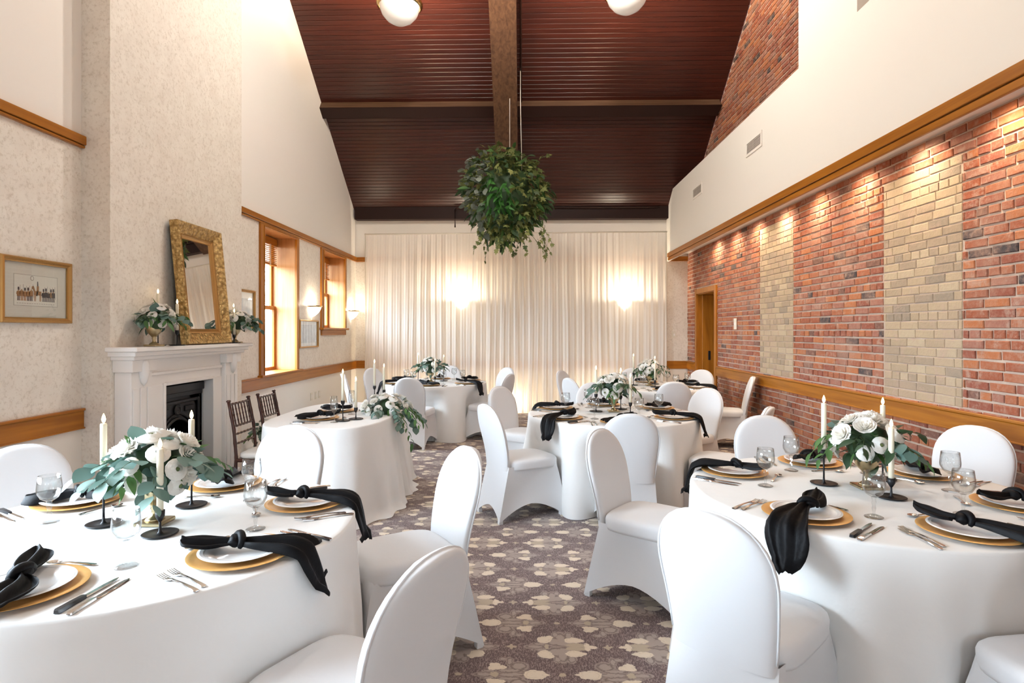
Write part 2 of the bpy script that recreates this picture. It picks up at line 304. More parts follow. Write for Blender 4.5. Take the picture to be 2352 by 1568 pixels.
# ------------------------------------------------------------------ mesh helpers
class MB:
    def __init__(s): s.v, s.f, s.mi, s.cur = [], [], [], 0
    def add(s, vs, fs):
        o = len(s.v); s.v += [tuple(p) for p in vs]
        for f in fs: s.f.append(tuple(i + o for i in f)); s.mi.append(s.cur)
        return s
    def box(s, x0, x1, y0, y1, z0, z1, mat=None):
        vs = [(x, y, z) for z in (z0, z1) for y in (y0, y1) for x in (x0, x1)]
        if mat is not None: vs = [mat @ Vector(p) for p in vs]
        return s.add(vs, [(0, 2, 3, 1), (4, 5, 7, 6), (0, 1, 5, 4), (2, 6, 7, 3), (0, 4, 6, 2), (1, 3, 7, 5)])
    def bbox(s, x0, x1, y0, y1, z0, z1, b=0.004):
        """box with chamfered edges"""
        bm = bmesh.new(); r = bmesh.ops.create_cube(bm, size=1.0)
        for w in bm.verts: w.co = Vector(((x0 + x1) / 2 + w.co.x * (x1 - x0), (y0 + y1) / 2 + w.co.y * (y1 - y0), (z0 + z1) / 2 + w.co.z * (z1 - z0)))
        bmesh.ops.bevel(bm, geom=list(bm.edges), offset=b, segments=1, affect='EDGES')
        bm.verts.index_update(); s.add([tuple(w.co) for w in bm.verts], [tuple(w.index for w in f.verts) for f in bm.faces]); bm.free(); return s
    def rings(s, rings, closed=True, cap0=True, cap1=True):
        n = len(rings[0]); vs = [p for r in rings for p in r]; fs = []
        for i in range(len(rings) - 1):
            for j in range(n if closed else n - 1):
                k = (j + 1) % n; fs.append((i * n + j, i * n + k, (i + 1) * n + k, (i + 1) * n + j))
        if cap0: fs.append(tuple(range(n - 1, -1, -1)))
        if cap1: fs.append(tuple((len(rings) - 1) * n + j for j in range(n)))
        return s.add(vs, fs)
    def lathe(s, prof, n=24, c=(0, 0, 0), cap0=True, cap1=True):
        return s.rings([[(c[0] + r * math.cos(2 * PI * j / n), c[1] + r * math.sin(2 * PI * j / n), c[2] + z) for j in range(n)] for r, z in prof], True, cap0, cap1)
    def tube(s, pts, r, n=8, cap=True):
        pts = [Vector(p) for p in pts]; rs = r if isinstance(r, (list, tuple)) else [r] * len(pts)
        rg = []; up = Vector((0, 0, 1))
        for i, p in enumerate(pts):
            d = (pts[min(i + 1, len(pts) - 1)] - pts[max(i - 1, 0)]).normalized()
            a = d.cross(up)
            if a.length < 0.05: a = d.cross(Vector((1, 0, 0)))
            a.normalize(); b = a.cross(d).normalized()
            rg.append([tuple(p + a * (rs[i] * math.cos(2 * PI * j / n)) + b * (rs[i] * math.sin(2 * PI * j / n))) for j in range(n)])
        return s.rings(rg, True, cap, cap)
    def grid(s, fn, nu, nv):
        vs = [fn(i / nu, j / nv) for j in range(nv + 1) for i in range(nu + 1)]
        fs = [(j * (nu + 1) + i, j * (nu + 1) + i + 1, (j + 1) * (nu + 1) + i + 1, (j + 1) * (nu + 1) + i) for j in range(nv) for i in range(nu)]
        return s.add(vs, fs)
    def mesh(s, name, mats, smooth=False):
        me = bpy.data.meshes.new(name); me.from_pydata(s.v, [], s.f)
        for mt in (mats if isinstance(mats, (list, tuple)) else [mats]): me.materials.append(M[mt] if isinstance(mt, str) else mt)
        if isinstance(mats, (list, tuple)) and len(mats) > 1: me.polygons.foreach_set('material_index', s.mi)
        if smooth: me.polygons.foreach_set('use_smooth', [True] * len(me.polygons))
        me.update(); return me
    def build(s, name, mats, parent=None, smooth=False, loc=None, rot=None):
        return obj(name, s.mesh(name, mats, smooth), parent, loc, rot)
def obj(name, me, parent=None, loc=None, rot=None, mat=None):
    o = bpy.data.objects.new(name, me); COL.objects.link(o)
    if parent is not None: o.parent = parent
    if loc is not None: o.location = loc
    if rot is not None: o.rotation_euler = rot
    if mat is not None: o.matrix_basis = mat
    return o
def tag(o, label=None, cat=None, group=None, kind=None):
    if label: o['label'] = label
    if cat: o['category'] = cat
    if group: o['group'] = group
    if kind: o['kind'] = kind
    return o
def thing(name, label, cat, loc=(0, 0, 0), rz=0.0, group=None, kind=None):
    o = bpy.data.objects.new(name, None); COL.objects.link(o); o.empty_display_size = 0.1
    o.location = loc; o.rotation_euler = (0, 0, rz)
    return tag(o, label, cat, group, kind)
def copy_tree(o, parent=None):
    c = o.copy(); COL.objects.link(c); c.parent = parent
    for ch in o.children: copy_tree(ch, c)
    return c
def dup(root, loc, rz, label, group=None):
    c = copy_tree(root); c.location = loc; c.rotation_euler = (0, 0, rz); c['label'] = label
    if group: c['group'] = group
    return c
def struct(o, label, cat): return tag(o, label, cat, kind='structure')
def smooth_flat(me, ang=0.6):
    me.polygons.foreach_set('use_smooth', [True] * len(me.polygons))
    try: me.set_sharp_from_angle(angle=ang)
    except Exception: pass
    return me
# ------------------------------------------------------------------ the setting
SL = 0.735; YP, ZP = 10.99, 3.82; YR = 4.2
def CZ(y): return ZP + SL * (YP - y) if y >= YR else ZP + SL * (YP - YR) - SL * (YR - y)
RAIL0, RAIL1, CR0, CR1 = 2.822, 2.908, 0.80, 0.947
fl = MB().add([(XL - .5, YF - .5, 0), (XR + 1.2, YF - .5, 0), (XR + 1.2, YB + .2, 0), (XL - .5, YB + .2, 0)], [(0, 1, 2, 3)]).build('floor', 'carpet')
struct(fl, 'brown carpet with cream and grey medallions in staggered rows', 'floor')
def rect_wall(b, ax, at, us, zs, skip, matf):
    """grid of rectangles; ax='x': plane x=at, u is y"""
    for i in range(len(us) - 1):
        for k in range(len(zs) - 1):
            u0, u1, z0, z1 = us[i], us[i + 1], zs[k], zs[k + 1]
            um, zm = (u0 + u1) / 2, (z0 + z1) / 2
            if any(a < um < c and d < zm < e for a, c, d, e in skip): continue
            b.cur = matf(um, zm)
            q = [(u0, z0), (u1, z0), (u1, z1), (u0, z1)]
            b.add([(at, u, z) if ax == 'x' else (u, at, z) for u, z in q], [(0, 1, 2, 3)])
zone = lambda u, z: 0 if z < CR1 - .05 else (1 if z < RAIL1 - .04 else 2)
b = MB()
ys = sorted({YF, YB} | {w for W in WINS for w in W[:2]}); zs = sorted({0, CR1 - .04, RAIL1 - .03, 3.8} | {w for W in WINS for w in W[2:]})
rect_wall(b, 'x', XL, ys, zs, WINS, zone)
b.cur = 2; b.add([(XL, YF, 3.8), (XL, YB, 3.8), (XL, YP, CZ(YP)), (XL, YR, CZ(YR)), (XL, YF, CZ(YF))], [(0, 1, 2, 3, 4)])
wl = b.build('wall_left', ['paint_low', 'wallpaper', 'paint']); struct(wl, 'left wall, speckled wallpaper between oak rails with cream paint above', 'wall')
b = MB(); rect_wall(b, 'y', YB, [XL, XR + .05], [0, CR1 - .04, RAIL1 - .03, 4.2], [], zone)
struct(b.build('wall_back', ['paint_low', 'wallpaper', 'paint']), 'end wall behind the sheer curtain', 'wall')
b = MB(); rect_wall(b, 'y', YF, sorted({XL, XR + .05} | {w for W in FWINS for w in W[:2]}), sorted({0, CR1 - .04, RAIL1 - .03, 4.2} | {w for W in FWINS for w in W[2:]}), FWINS, zone)
struct(b.build('wall_front', ['paint_low', 'wallpaper', 'paint']), 'wall with two windows opposite the curtain', 'wall')
# chimney breast
BX, BY0, BY1 = -2.99, 4.19, 6.17
FY0, FY1, FZ1 = 4.70, 5.42, 1.085          # fireplace opening
b = MB()
rect_wall(b, 'x', BX, [BY0, FY0, FY1, BY1], [0, FZ1, 3.0, 5.8], [(FY0, FY1, 0, FZ1)], lambda u, z: 0)
b.add([(BX, BY0, 5.8), (BX, BY1, 5.8), (BX, BY1, CZ(BY1)), (BX, BY0, CZ(BY0))], [(0, 1, 2, 3)])
for y in (BY0, BY1): b.add([(XL - .02, y, 0), (BX, y, 0), (BX, y, CZ(y)), (XL - .02, y, CZ(y))], [(0, 1, 2, 3)])
struct(b.build('wall_chimney', ['wallpaper']), 'chimney breast in speckled cream wallpaper', 'wall')
# ceiling: slab, boards, beams
CA, SA = 1 / math.hypot(1, SL), SL / math.hypot(1, SL)
UP, NR = Vector((0, -CA, SA)), Vector((0, -SA, -CA))    # up the slope, into the room
b = MB(); off = -NR * 0.014
for (ya, yb) in ((YP + .3, YR), (YR, YF - .3)):
    q = [Vector((x, y, CZ(y))) + Vector((0, 0, .018)) for x, y in ((XL - .05, ya), (XR + .05, ya), (XR + .05, yb), (XL - .05, yb))]
    b.add(q + [p + Vector((0, 0, .05)) for p in q], [(0, 1, 2, 3), (7, 6, 5, 4), (0, 4, 5, 1), (1, 5, 6, 2), (2, 6, 7, 3), (3, 7, 4, 0)])
ce = b.build('ceiling', 'plank'); struct(ce, 'steep ceiling of dark red-brown stained boards', 'ceiling')
PW = 0.0705
def plank_mesh(x0, x1):
    w = PW - 0.004; c = 0.004; h = 0.016
    prof = [(0, h), (0, c), (c, 0), (w - c, 0), (w, c), (w, h)]      # along slope, depth behind the face
    return MB().rings([[tuple(Vector((x, 0, 0)) + UP * u - NR * d) for u, d in prof] for x in (x0, x1)]).mesh('plank', 'plank')
pm = plank_mesh(XL, XR)
for i in range(62):
    obj('plank', pm, ce, Vector((0, YP, ZP)) + UP * (PW * i))
def slope_box(x0, x1, u0, u1, d):
    """a timber under the slope between slope distances u0..u1, d deep"""
    b = MB(); P0 = Vector((0, YP, ZP)); b.rings([[tuple(P0 + Vector((x, 0, 0)) + UP * u + NR * e) for u, e in ((u0, 0), (u1, 0), (u1, d), (u0, d))] for x in (x0, x1)]); return b
rf = slope_box(-0.46, -0.10, -0.05, 8.2, 0.36).build('trim_1', 'beam'); struct(rf, 'heavy brown rafter running up the middle of the ceiling', 'beam')
cap = slope_box(-0.49, -0.07, 4.08, 8.2, 0.41).build('brace', 'dark_trim', rf)
MB().tube([Vector((-0.04, YP, ZP)) + UP * u + NR * .03 for u in (0.1, 4, 8)], 0.014, 8).build('conduit', 'dark_trim', rf, True)
pu = slope_box(XL, XR - .03, 2.00, 2.19, .135)
pu = pu.build('trim_2', 'purlin')
sb = MB(); P0 = Vector((0, YP, ZP)); sb.rings([[tuple(P0 + Vector((x, 0, 0)) + UP * u + NR * e) for u, e in ((1.995, .135), (2.185, .135), (2.185, .143), (1.995, .143))] for x in (XL, XR - .03)]); sb.build('underside_shade', 'dark_trim', pu)  # dark sheet added to stand in for the shade under the purlin
struct(pu, 'weathered purlin beam crossing below the ceiling boards', 'beam')
pb = MB(); pb.bbox(XL + .03, XS, YP - .03, YB, 3.60, 3.835, .004)
struct(pb.build('trim_3', 'dark_trim'), 'dark brown wall plate along the top of the end wall', 'trim')
# right side: brick wall on a mortar bed, soffit, pier
DY0, DY1, DZ = 9.50, 10.47, 2.16
b = MB(); MX = XR + 0.009
rect_wall(b, 'x', MX, [YF, DY0, DY1, YB], [0, DZ, 3.8], [(DY0, DY1, 0, DZ)], lambda u, z: 0)
b.add([(MX, YF, 3.8), (MX, YB, 3.8), (MX, YP, CZ(YP)), (MX, YR, CZ(YR)), (MX, YF, CZ(YF))], [(0, 1, 2, 3, 4)])
wr = b.build('wall_right', 'mortar'); struct(wr, 'exposed red brick wall with two buff brick panels', 'wall')
b = MB(); b.box(XS, XR + .01, YF, YB, 2.965, 4.072)
so = b.build('wall_soffit', 'paint'); struct(so, 'white boxed soffit above the brick wall', 'soffit')
b = MB(); b.box(XS, XS + .04, YF, YB, 2.815, 2.965); b.build('fascia', 'paint', so)
b = MB(); y0, y1 = 4.79, 5.80
b.add([(x, y, z) for y in (y0, y1) for x, z in ((XS, 4.072), (XR, 4.072), (XR, CZ(y)), (XS, CZ(y)))], [(3, 2, 1, 0), (4, 5, 6, 7), (0, 4, 7, 3), (1, 2, 6, 5), (2, 3, 7, 6)])
struct(b.build('wall_pier', 'paint'), 'white pier rising from the soffit to the ceiling', 'pier')
# oak rails
def rail(name, boxes, mat, label):
    b = MB()
    for q in boxes: b.bbox(*q[:6], q[6] if len(q) > 6 else .004)
    return struct(b.build(name, mat), label, 'rail')
def picture_rail(ya, yb): return [(XL, XL + .040, ya, yb, RAIL0 + .022, RAIL1), (XL, XL + .030, ya, yb, RAIL0, RAIL0 + .018)]
def chair_rail(ya, yb): return [(XL, XL + .022, ya, yb, CR0 + .006, CR1 - .016), (XL, XL + .034, ya, yb, CR1 - .018, CR1), (XL, XL + .030, ya, yb, CR0, CR0 + .010, .002)]
rail('trim_4', picture_rail(YF, BY0) , 'oakY', 'oak picture rail ending at the chimney breast')
rail('trim_5', picture_rail(BY1, YB), 'oakY', 'oak picture rail above the two windows')
rail('trim_6', chair_rail(YF, BY0), 'oakY', 'oak chair rail below the military print')
rail('trim_7', chair_rail(BY1, YB), 'oakY', 'oak chair rail under the two windows')
rail('trim_8', [(XL + .04, XR, YB - .04, YB, RAIL0 + .022, RAIL1), (XL + .03, XR, YB - .03, YB, RAIL0, RAIL0 + .018)], 'oakX', 'oak picture rail on the end wall')
rail('trim_9', [(XL + .022, XR, YB - .022, YB, CR0, CR1)], 'oakX', 'oak chair rail on the end wall')
rail('trim_10', [(XS - .035, XS, YF, YB - .2, 2.868, 2.945), (XS - .024, XS, YF, YB - .2, 2.812, 2.862)], 'oakY', 'oak band along the lower edge of the white soffit')
for k, (a, c) in enumerate(((YF, DY0 - .09), (DY1 + .09, YB))):
    rail(f'trim_{11 + k}', [(XR - .026, XR + .01, a, c, CR0 + .004, CR1 - .022), (XR - .036, XR + .01, a, c, CR1 - .02, CR1), (XR - .031, XR + .01, a, c, CR0, CR0 + .012, .002)], 'oakY', ('oak chair rail across the brick wall', 'short oak rail between doorway and end wall')[k])
struct(MB().bbox(XL, XL + .02, BY1, YB, 0, .16).build('baseboard_left', 'paint_low'), 'cream baseboard under the windows', 'baseboard')
struct(MB().bbox(XL, XR, YB - .02, YB, 0, .16).build('baseboard_back', 'paint_low'), 'cream baseboard on the end wall', 'baseboard')
# ---- bricks
def brick_unit(seed, r=0.0028):
    """unit brick face: x is depth 0..1, y length, z height; edges knocked off unevenly"""
    q = random.Random(seed); b = MB()
    j = lambda a: q.uniform(-a, a)
    fr = [(0.0 + q.uniform(0, .12), sy * (.5 - .028) + j(.016), sz * (.5 - .075) + j(.045)) for sy, sz in ((-1, -1), (1, -1), (1, 1), (-1, 1))]
    bk = [(0.32, sy * .5 + j(.012), sz * .5 + j(.045)) for sy, sz in ((-1, -1), (1, -1), (1, 1), (-1, 1))]
    bk2 = [(1.0, y, z) for _, y, z in bk]
    b.add(fr + bk + bk2, [(0, 3, 2, 1)] + [(i, (i + 1) % 4, 4 + (i + 1) % 4, 4 + i) for i in range(4)] + [(4 + i, 4 + (i + 1) % 4, 8 + (i + 1) % 4, 8 + i) for i in range(4)])
    return b
CH = 0.0688
UNITS = [brick_unit(s) for s in range(5)]
UM = {k: [u.mesh('brick', k) for u in UNITS] for k in ('brick', 'brick_yellow')}
PANELS = [(6.78, 7.74, 0.965, 2.80), (4.19, 5.10, 0.965, 2.78)]
bricks = []            # (y, z, length, height, material)
def course(y0, y1, z, header, mat, h):
    L = 0.104 if header else 0.212
    y = y0 - rnd.uniform(0, L)
    while y < y1:
        a, c = max(y, y0), min(y + L, y1); y += L
        if c - a < .02: continue
        bricks.append(((a + c) / 2, z, c - a - (.015 if mat == 'brick' else .009), h, mat))
for k in range(int(8.6 / CH)):
    z = CH * (k + .5)
    if 2.975 < z < 4.0: continue
    if z > 4: spans = [(5.72, min(YP, YP - (z + .03 - ZP) / SL))]
    else:
        spans = [(1.9, YB)]
        if z < DZ + .09: spans = [(1.9, DY0 - .08), (DY1 + .08, YB)]
        for (p0, p1, q0, q1) in PANELS:
            if q0 < z < q1:
                s2 = []
                for a, c in spans:
                    if a < p0 and c > p1: s2 += [(a, p0), (p1, c)]
                    else: s2.append((a, c))
                spans = s2
    hd = (k % 6 == 3)
    for a, c in spans:
        if c > a: course(a, c, z, hd, 'brick', CH - .0155)
    for (p0, p1, q0, q1) in PANELS:
        if q0 < z < q1: course(p0 + .004, p1 - .004, z, k % 7 == 2, 'brick_yellow', CH - .007)
def place_bricks(lst, wall, n_ind):
    vis = lambda q: q[2] * q[3] / (q[0] ** 2) * (XR / math.hypot(q[0], XR)) * (0.0 if (q[0] < 3.75 or q[1] < 0.35) else 1.0)
    lst = sorted(lst, key=vis, reverse=True)
    for i, (y, z, L, h, m) in enumerate(lst[:n_ind]):
        o = obj('brick', UM[m][rnd.randrange(5)], wall)
        dp = rnd.uniform(.010, .016) if m == 'brick' else rnd.uniform(.007, .009)
        o.location = (MX - dp, y, z); o.scale = (dp + .004, L, h * rnd.uniform(.95, 1.02)); o.rotation_euler = (rnd.uniform(-.012, .012), 0, 0)
    for m in ('brick', 'brick_yellow'):
        b = MB()
        for (y, z, L, h, mm) in lst[n_ind:]:
            if mm != m: continue
            u = UNITS[rnd.randrange(5)]; dp = rnd.uniform(.010, .016) if m == 'brick' else rnd.uniform(.007, .009)
            b.add([(MX - dp + px * (dp + .004), y + py * L, z + pz * h) for px, py, pz in u.v], u.f)
        if b.v: tag(b.build('brickwork', m, wall), kind='stuff')
place_bricks([q for q in bricks if q[1] < 3.5], wr, 300)
gb = thing('wall_gable', 'orange-red brick gable above the white soffit', 'wall', kind='structure')
place_bricks([q for q in bricks if q[1] > 3.5], gb, 300)
# soldier course over the near buff panel
y = PANELS[1][0] - .1
# ---- doorway in the brick wall
dr = thing('door_1', 'oak framed doorway opening into a dark passage', 'door', (XR, 0, 0), kind='structure')
b = MB()
for y0, y1 in ((DY0 - .085, DY0), (DY1, DY1 + .085)): b.bbox(-.03, .02, y0, y1, 0, DZ + .085)
b.bbox(-.03, .02, DY0, DY1, DZ, DZ + .085); b.build('casing', 'oakZ', dr)
b = MB()
b.box(0.0, .36, DY0 - .012, DY0 + .012, 0, DZ); b.box(0.0, .36, DY1 - .012, DY1 + .012, 0, DZ); b.box(0.0, .36, DY0, DY1, DZ - .012, DZ + .012); b.build('jamb', 'oakZ', dr)
b = MB(); b.bbox(.06, .80, DY1 - .075, DY1 - .032, .01, DZ - .02); dl = b.build('door_leaf', 'oakZ', dr)
MB().bbox(.16, .20, DY1 - .083, DY1 - .074, 1.00, 1.16, .002).build('latch_plate', 'iron', dl)
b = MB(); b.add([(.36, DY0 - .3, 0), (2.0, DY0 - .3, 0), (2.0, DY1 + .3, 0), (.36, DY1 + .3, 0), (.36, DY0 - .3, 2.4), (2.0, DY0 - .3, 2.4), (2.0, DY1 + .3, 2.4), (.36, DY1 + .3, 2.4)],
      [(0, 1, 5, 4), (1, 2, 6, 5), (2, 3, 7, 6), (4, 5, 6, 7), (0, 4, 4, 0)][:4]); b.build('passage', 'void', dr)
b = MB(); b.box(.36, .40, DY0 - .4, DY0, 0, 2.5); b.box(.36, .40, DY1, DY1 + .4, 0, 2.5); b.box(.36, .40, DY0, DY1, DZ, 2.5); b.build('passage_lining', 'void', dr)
# ---- windows of the left wall
def window(n, W, label, frame=True, ax='x'):
    y0, y1, z0, z1 = W; D = 0.36
    r = thing(f'window_{n}', label, 'window', (XL, 0, 0) if ax == 'x' else (0, YF, 0), 0 if ax == 'x' else 0, kind='structure')
    def put(b, name, mat, par=r):
        if ax == 'y': b.v = [(p[1], p[0], p[2]) for p in b.v]; b.f = [f[::-1] for f in b.f]
        return b.build(name, mat, par)
    c = .085; mt = 'oakZ'
    b = MB()
    for a, e in ((y0 - c, y0), (y1, y1 + c)): b.bbox(0, .028, a, e, z0 - .02, RAIL0 + .002 if ax == 'x' else z1 + c)
    b.bbox(0, .026, y0, y1, z1, RAIL0 + .002 if ax == 'x' else z1 + c); put(b, 'casing', mt)
    b = MB(); b.bbox(0.0, .036, y0 + .004, y0 + .018, z0, z1, .003); b.bbox(0.0, .036, y1 - .018, y1 - .004, z0, z1, .003); b.bbox(0, .036, y0, y1, z1 - .018, z1 - .004, .003); put(b, 'bead', mt)
    for nm, q in (('reveal', (-D, 0, y0 - .012, y0, z0, z1)), ('reveal', (-D, 0, y1, y1 + .012, z0, z1)), ('reveal_head', (-D, 0, y0, y1, z1, z1 + .012))):
        put(MB().box(*q), nm, 'oakR')
    put(MB().bbox(-D, .065, y0 - c - .03, y1 + c + .03, z0 - .035, z0, .006) if n != 2 else MB().bbox(-D, .065, y0 - c - .03, y1 + c + .06, z0 - .025, z0 + .004, .006), 'sill', 'oakY')
    if n == 3: put(MB().bbox(0, .024, y0 - c + .02, y1 + c - .02, z0 - .12, z0 - .036), 'apron', 'oakY')
    zm = z0 + (z1 - z0) * .47
    for nm, za, zb, xo in (('lower_sash', z0, zm + .025, -D + .05), ('upper_sash', zm - .025, z1, -D + .01)):
        b = MB()
        for q in ((y0, y0 + .05, za, zb), (y1 - .05, y1, za, zb), (y0 + .05, y1 - .05, za, za + .05), (y0 + .05, y1 - .05, zb - .05, zb)): b.bbox(xo, xo + .035, *q)
        s = put(b, nm, 'oakZ')
        put(MB().box(xo + .014, xo + .018, y0 + .05, y1 - .05, za + .05, zb - .05), 'pane', 'pane', s)
    return r
window(1, WINS[0], 'oak framed window beside the near dining tables')
window(2, WINS[1], 'tall oak window reaching down to the chair rail')
window(3, WINS[2], 'short oak window with its sill above a framed print')
for k, W in enumerate(FWINS): window(4 + k, W, 'oak window in the wall opposite the curtain', ax='y')
def blind(W, label):
    y0, y1, z0, z1 = W
    r = thing('window_blind', label, 'blind', (XL - .27, (y0 + y1) / 2, z1 - .02), group='raised wooden blinds')
    w = (y1 - y0) / 2 - .03
    MB().bbox(-.03, .03, -w, w, -.10, -.0).build('headrail', 'oakY', r)
    for i in range(9):
        MB().bbox(-.026, .026, -w + .01, w - .01, -.125 - i * .026, -.120 - i * .026 + .004, .001).build('slat', 'oakY', r)
    MB().bbox(-.028, .028, -w + .01, w - .01, -.375, -.345).build('bottom_rail', 'oakY', r)
    for s in (-.55, .55): MB().box(.028, .031, s * w - .018, s * w + .018, -.375, -.09).build('tape', 'cord', r)
blind(WINS[1], 'raised wooden slat blind in the tall window'); blind(WINS[2], 'raised wooden slat blind in the short window')
# ---- soffit fittings
def vent(y0, y1, z0, z1, label):
    r = thing('air_vent', label, 'vent', (XS, (y0 + y1) / 2, (z0 + z1) / 2), group='air vents in the soffit')
    h, w = (z1 - z0) / 2, (y1 - y0) / 2
    b = MB()
    for q in ((-w - .03, w + .03, h, h + .03), (-w - .03, w + .03, -h - .03, -h), (-w - .03, -w, -h, h), (w, w + .03, -h, h)): b.bbox(-.012, 0, *q, .002)
    b.build('frame', 'paint', r)
    for i in range(6):
        z = -h + (i + .5) * 2 * h / 6; MB().box(-.006, 0, -w, w, z - .009, z + .006).build('slat', 'grille', r)
    MB().box(-.001, 0.0005, -w, w, -h, h).build('backing', 'handle', r)
    MB().box(-.008, 0, -.006, .006, -h, h).build('mullion', 'grille', r)
vent(6.70, 7.11, 3.62, 3.74, 'grey air vent in the soffit nearer the white pier'); vent(8.93, 9.35, 3.61, 3.73, 'grey air vent in the soffit nearer the curtain')
for k, y in enumerate((9.35, 8.55, 7.75, 6.95, 6.15, 5.35, 4.55, 3.75)):
    r = thing('downlight', ('first', 'second', 'third', 'fourth', 'fifth', 'sixth', 'seventh', 'eighth')[k] + ' lit downlight from the curtain under the soffit', 'light', (2.86, y, 2.965), group='downlights washing the brick wall')
    MB().lathe([(.055, -.001), (.055, -.012), (.042, -.012), (.040, -.003)], 20, cap0=False, cap1=False).build('trim_ring', 'white_wood', r)
    MB().lathe([(.040, -.004), (.001, -.005)], 20, cap0=False).build('lens', 'lamp_disc', r)
    l = bpy.data.lights.new('downlight_lamp', 'SPOT'); l.energy = 27; l.color = (1.0, 0.80, 0.58); l.spot_size = 2.75; l.spot_blend = 1.0; l.shadow_soft_size = .04
    lo = bpy.data.objects.new('lamp', l); COL.objects.link(lo); lo.parent = r; lo.location = (0, 0, -.03); lo.rotation_euler = (0, math.radians(-14), 0)
def wall_plate(name, label, loc, ax, w=.07, h=.115):
    r = thing(name, label, 'switch' if 'switch' in name else 'outlet', loc)
    if ax == 'x-': q = (-.008, 0.001, -w / 2, w / 2, -h / 2, h / 2); t = (-.012, -.008, -.012, .012, -.02, .02)
    elif ax == 'x+': q = (0, .008, -w / 2, w / 2, -h / 2, h / 2); t = (.008, .011, -.012, .012, -.03, .03)
    else: q = (-w / 2, w / 2, -.008, 0.001, -h / 2, h / 2); t = (-.012, .012, -.012, -.008, -.02, .02)
    MB().bbox(*q, .002).build('plate', 'plastic', r); MB().bbox(*t, .001).build('rocker', 'white_wood', r); return r
wall_plate('light_switch', 'ivory thermostat plate on the brick beside the doorway', (XR - .006, 8.60, 1.61), 'x-', .10, .16)
wall_plate('light_switch', 'ivory light switch on wallpaper beside the curtain', (2.83, YB, 1.44), 'y')
for y, w in ((8.79, 'nearest the chimney breast'), (8.97, 'middle of three'), (9.13, 'nearest the curtain')): wall_plate('wall_outlet', f'ivory outlet plate under the chair rail, {w}', (XL, y, .52), 'x+')['group'] = 'outlets under the windows'
# pipes under the ceiling
def along(u, x, d): return Vector((x, YP, ZP)) + UP * u + NR * d
p = thing('sprinkler_pipe', 'thin reddish sprinkler pipe running across behind the rafter', 'pipe')
MB().tube([(-1.12, 9.62, 4.99), (.84, 9.62, 4.99)], .017, 8).build('pipe', 'pipe', p, True)
for x in (-1.12, .84): MB().lathe([(.02, -.05), (.028, -.03), (.026, .05), (.018, .07)], 10, (x, 9.62, 4.99)).build('sprinkler_head', 'pipe', p, True)
q = [(-1.28, 10.93, 3.44), (-1.28, 10.93, 3.76), (-1.26, 10.93, 3.79), (-1.2, 10.93, 3.80), (2.35, 10.93, 3.80), (2.52, 10.93, 3.81)]
tag(MB().tube(q, .014, 8).build('conduit', 'dark_trim', None, True), 'thin black conduit along the dark wall plate, bent down at one end', 'pipe')
# ------------------------------------------------------------------ curtain and lamps
bd = thing('curtain_backdrop', 'tall sheer ivory curtain hung across the end wall from a thin rod', 'curtain', (0, 10.84, 0))
cx0, cx1, cz = -2.92, 2.60, 3.30
MB().tube([(cx0 - .03, 0, cz), (cx1 + .03, 0, cz + .03)], .012, 8).build('rod', 'plastic', bd, True)
for x, dz in ((cx0 - .02, 0.02), (cx1 + .02, .05)): MB().tube([(x, .02, 0), (x, .02, cz + dz)], .009, 8).build('post', 'plastic', bd, True)
NP = 6; pw = (cx1 - cx0) / NP
for k in range(NP):
    q = random.Random(40 + k); a0 = cx0 + k * pw
    ph = [(q.uniform(18, 24), q.uniform(0, 6.3), .010), (q.uniform(42, 60), q.uniform(0, 6.3), .012), (q.uniform(90, 120), q.uniform(0, 6.3), .006)]
    def fn(u, v):
        z = (1 - v) * (cz - .012 + .03 * (a0 + u * pw - cx0) / (cx1 - cx0)) + .003 * v
        spread = 1 + .025 * v; x = a0 + pw * (.5 + (u - .5) * spread) + (.02 * v * (a0 / 3))
        x += .006 * math.sin(7 * u + 5 * v + k)
        y = sum(A * (0.55 + .65 * v) * math.sin(f * (u + .012 * math.sin(3 * v + f)) + p) for f, p, A in ph)
        if v > .97: y -= .05 * (v - .97) / .03
        return (x, y, z)
    me = MB().grid(fn, 150, 14).mesh('drape', 'drape', True); obj('drape', me, bd)
UPL = []
def point(parent, loc, energy, col, r=.04, name='lamp'):
    l = bpy.data.lights.new(name, 'POINT'); l.energy = energy; l.color = col; l.shadow_soft_size = r
    o = bpy.data.objects.new(name, l); COL.objects.link(o); o.parent = parent; o.location = loc; return o
for k, x in enumerate((-2.1, -.25, 1.45)):  # outer two added to brighten the curtain, middle one for its warm glow
    r = thing('floor_uplight', ('first', 'second', 'third')[k] + ' small uplight on the floor behind the curtain, from the windows', 'lamp', (x, 10.99, 0), 0, 'uplights behind the curtain')
    MB().lathe([(.045, 0), (.05, .004), (.05, .07), (.044, .078), (.040, .06)], 16).build('housing', 'handle', r, True)
    point(r, (0, 0, .10), 20, (1.0, .82, .58), .035)
def sconce(loc, rz, label, e=16):
    r = thing('wall_sconce', label, 'lamp', loc, rz)      # local +x out of the wall
    n = 16
    rg = []
    for rr, z in ((.014, -.150), (.05, -.135), (.10, -.09), (.132, -.04), (.145, 0.0)):
        rg.append([(rr * 1.0 * math.sin(PI * j / n) + .002, -rr * math.cos(PI * j / n), z) for j in range(n + 1)])
    MB().rings(rg, False, False, False).build('glass_bowl', 'sconce', r, True)
    MB().rings([[((rr + .0) * math.sin(PI * j / n) + .002, -rr * math.cos(PI * j / n), z) for j in range(n + 1)] for rr, z in ((.147, -.006), (.160, .004), (.160, .016), (.148, .018))], False, False, False).build('brass_rim', 'bright_brass', r, True)
    MB().bbox(0, .012, -.05, .05, -.09, .0, .003).build('back_plate', 'bright_brass', r)
    point(r, (.055, 0, .02), e, (1.0, .86, .66), .03)
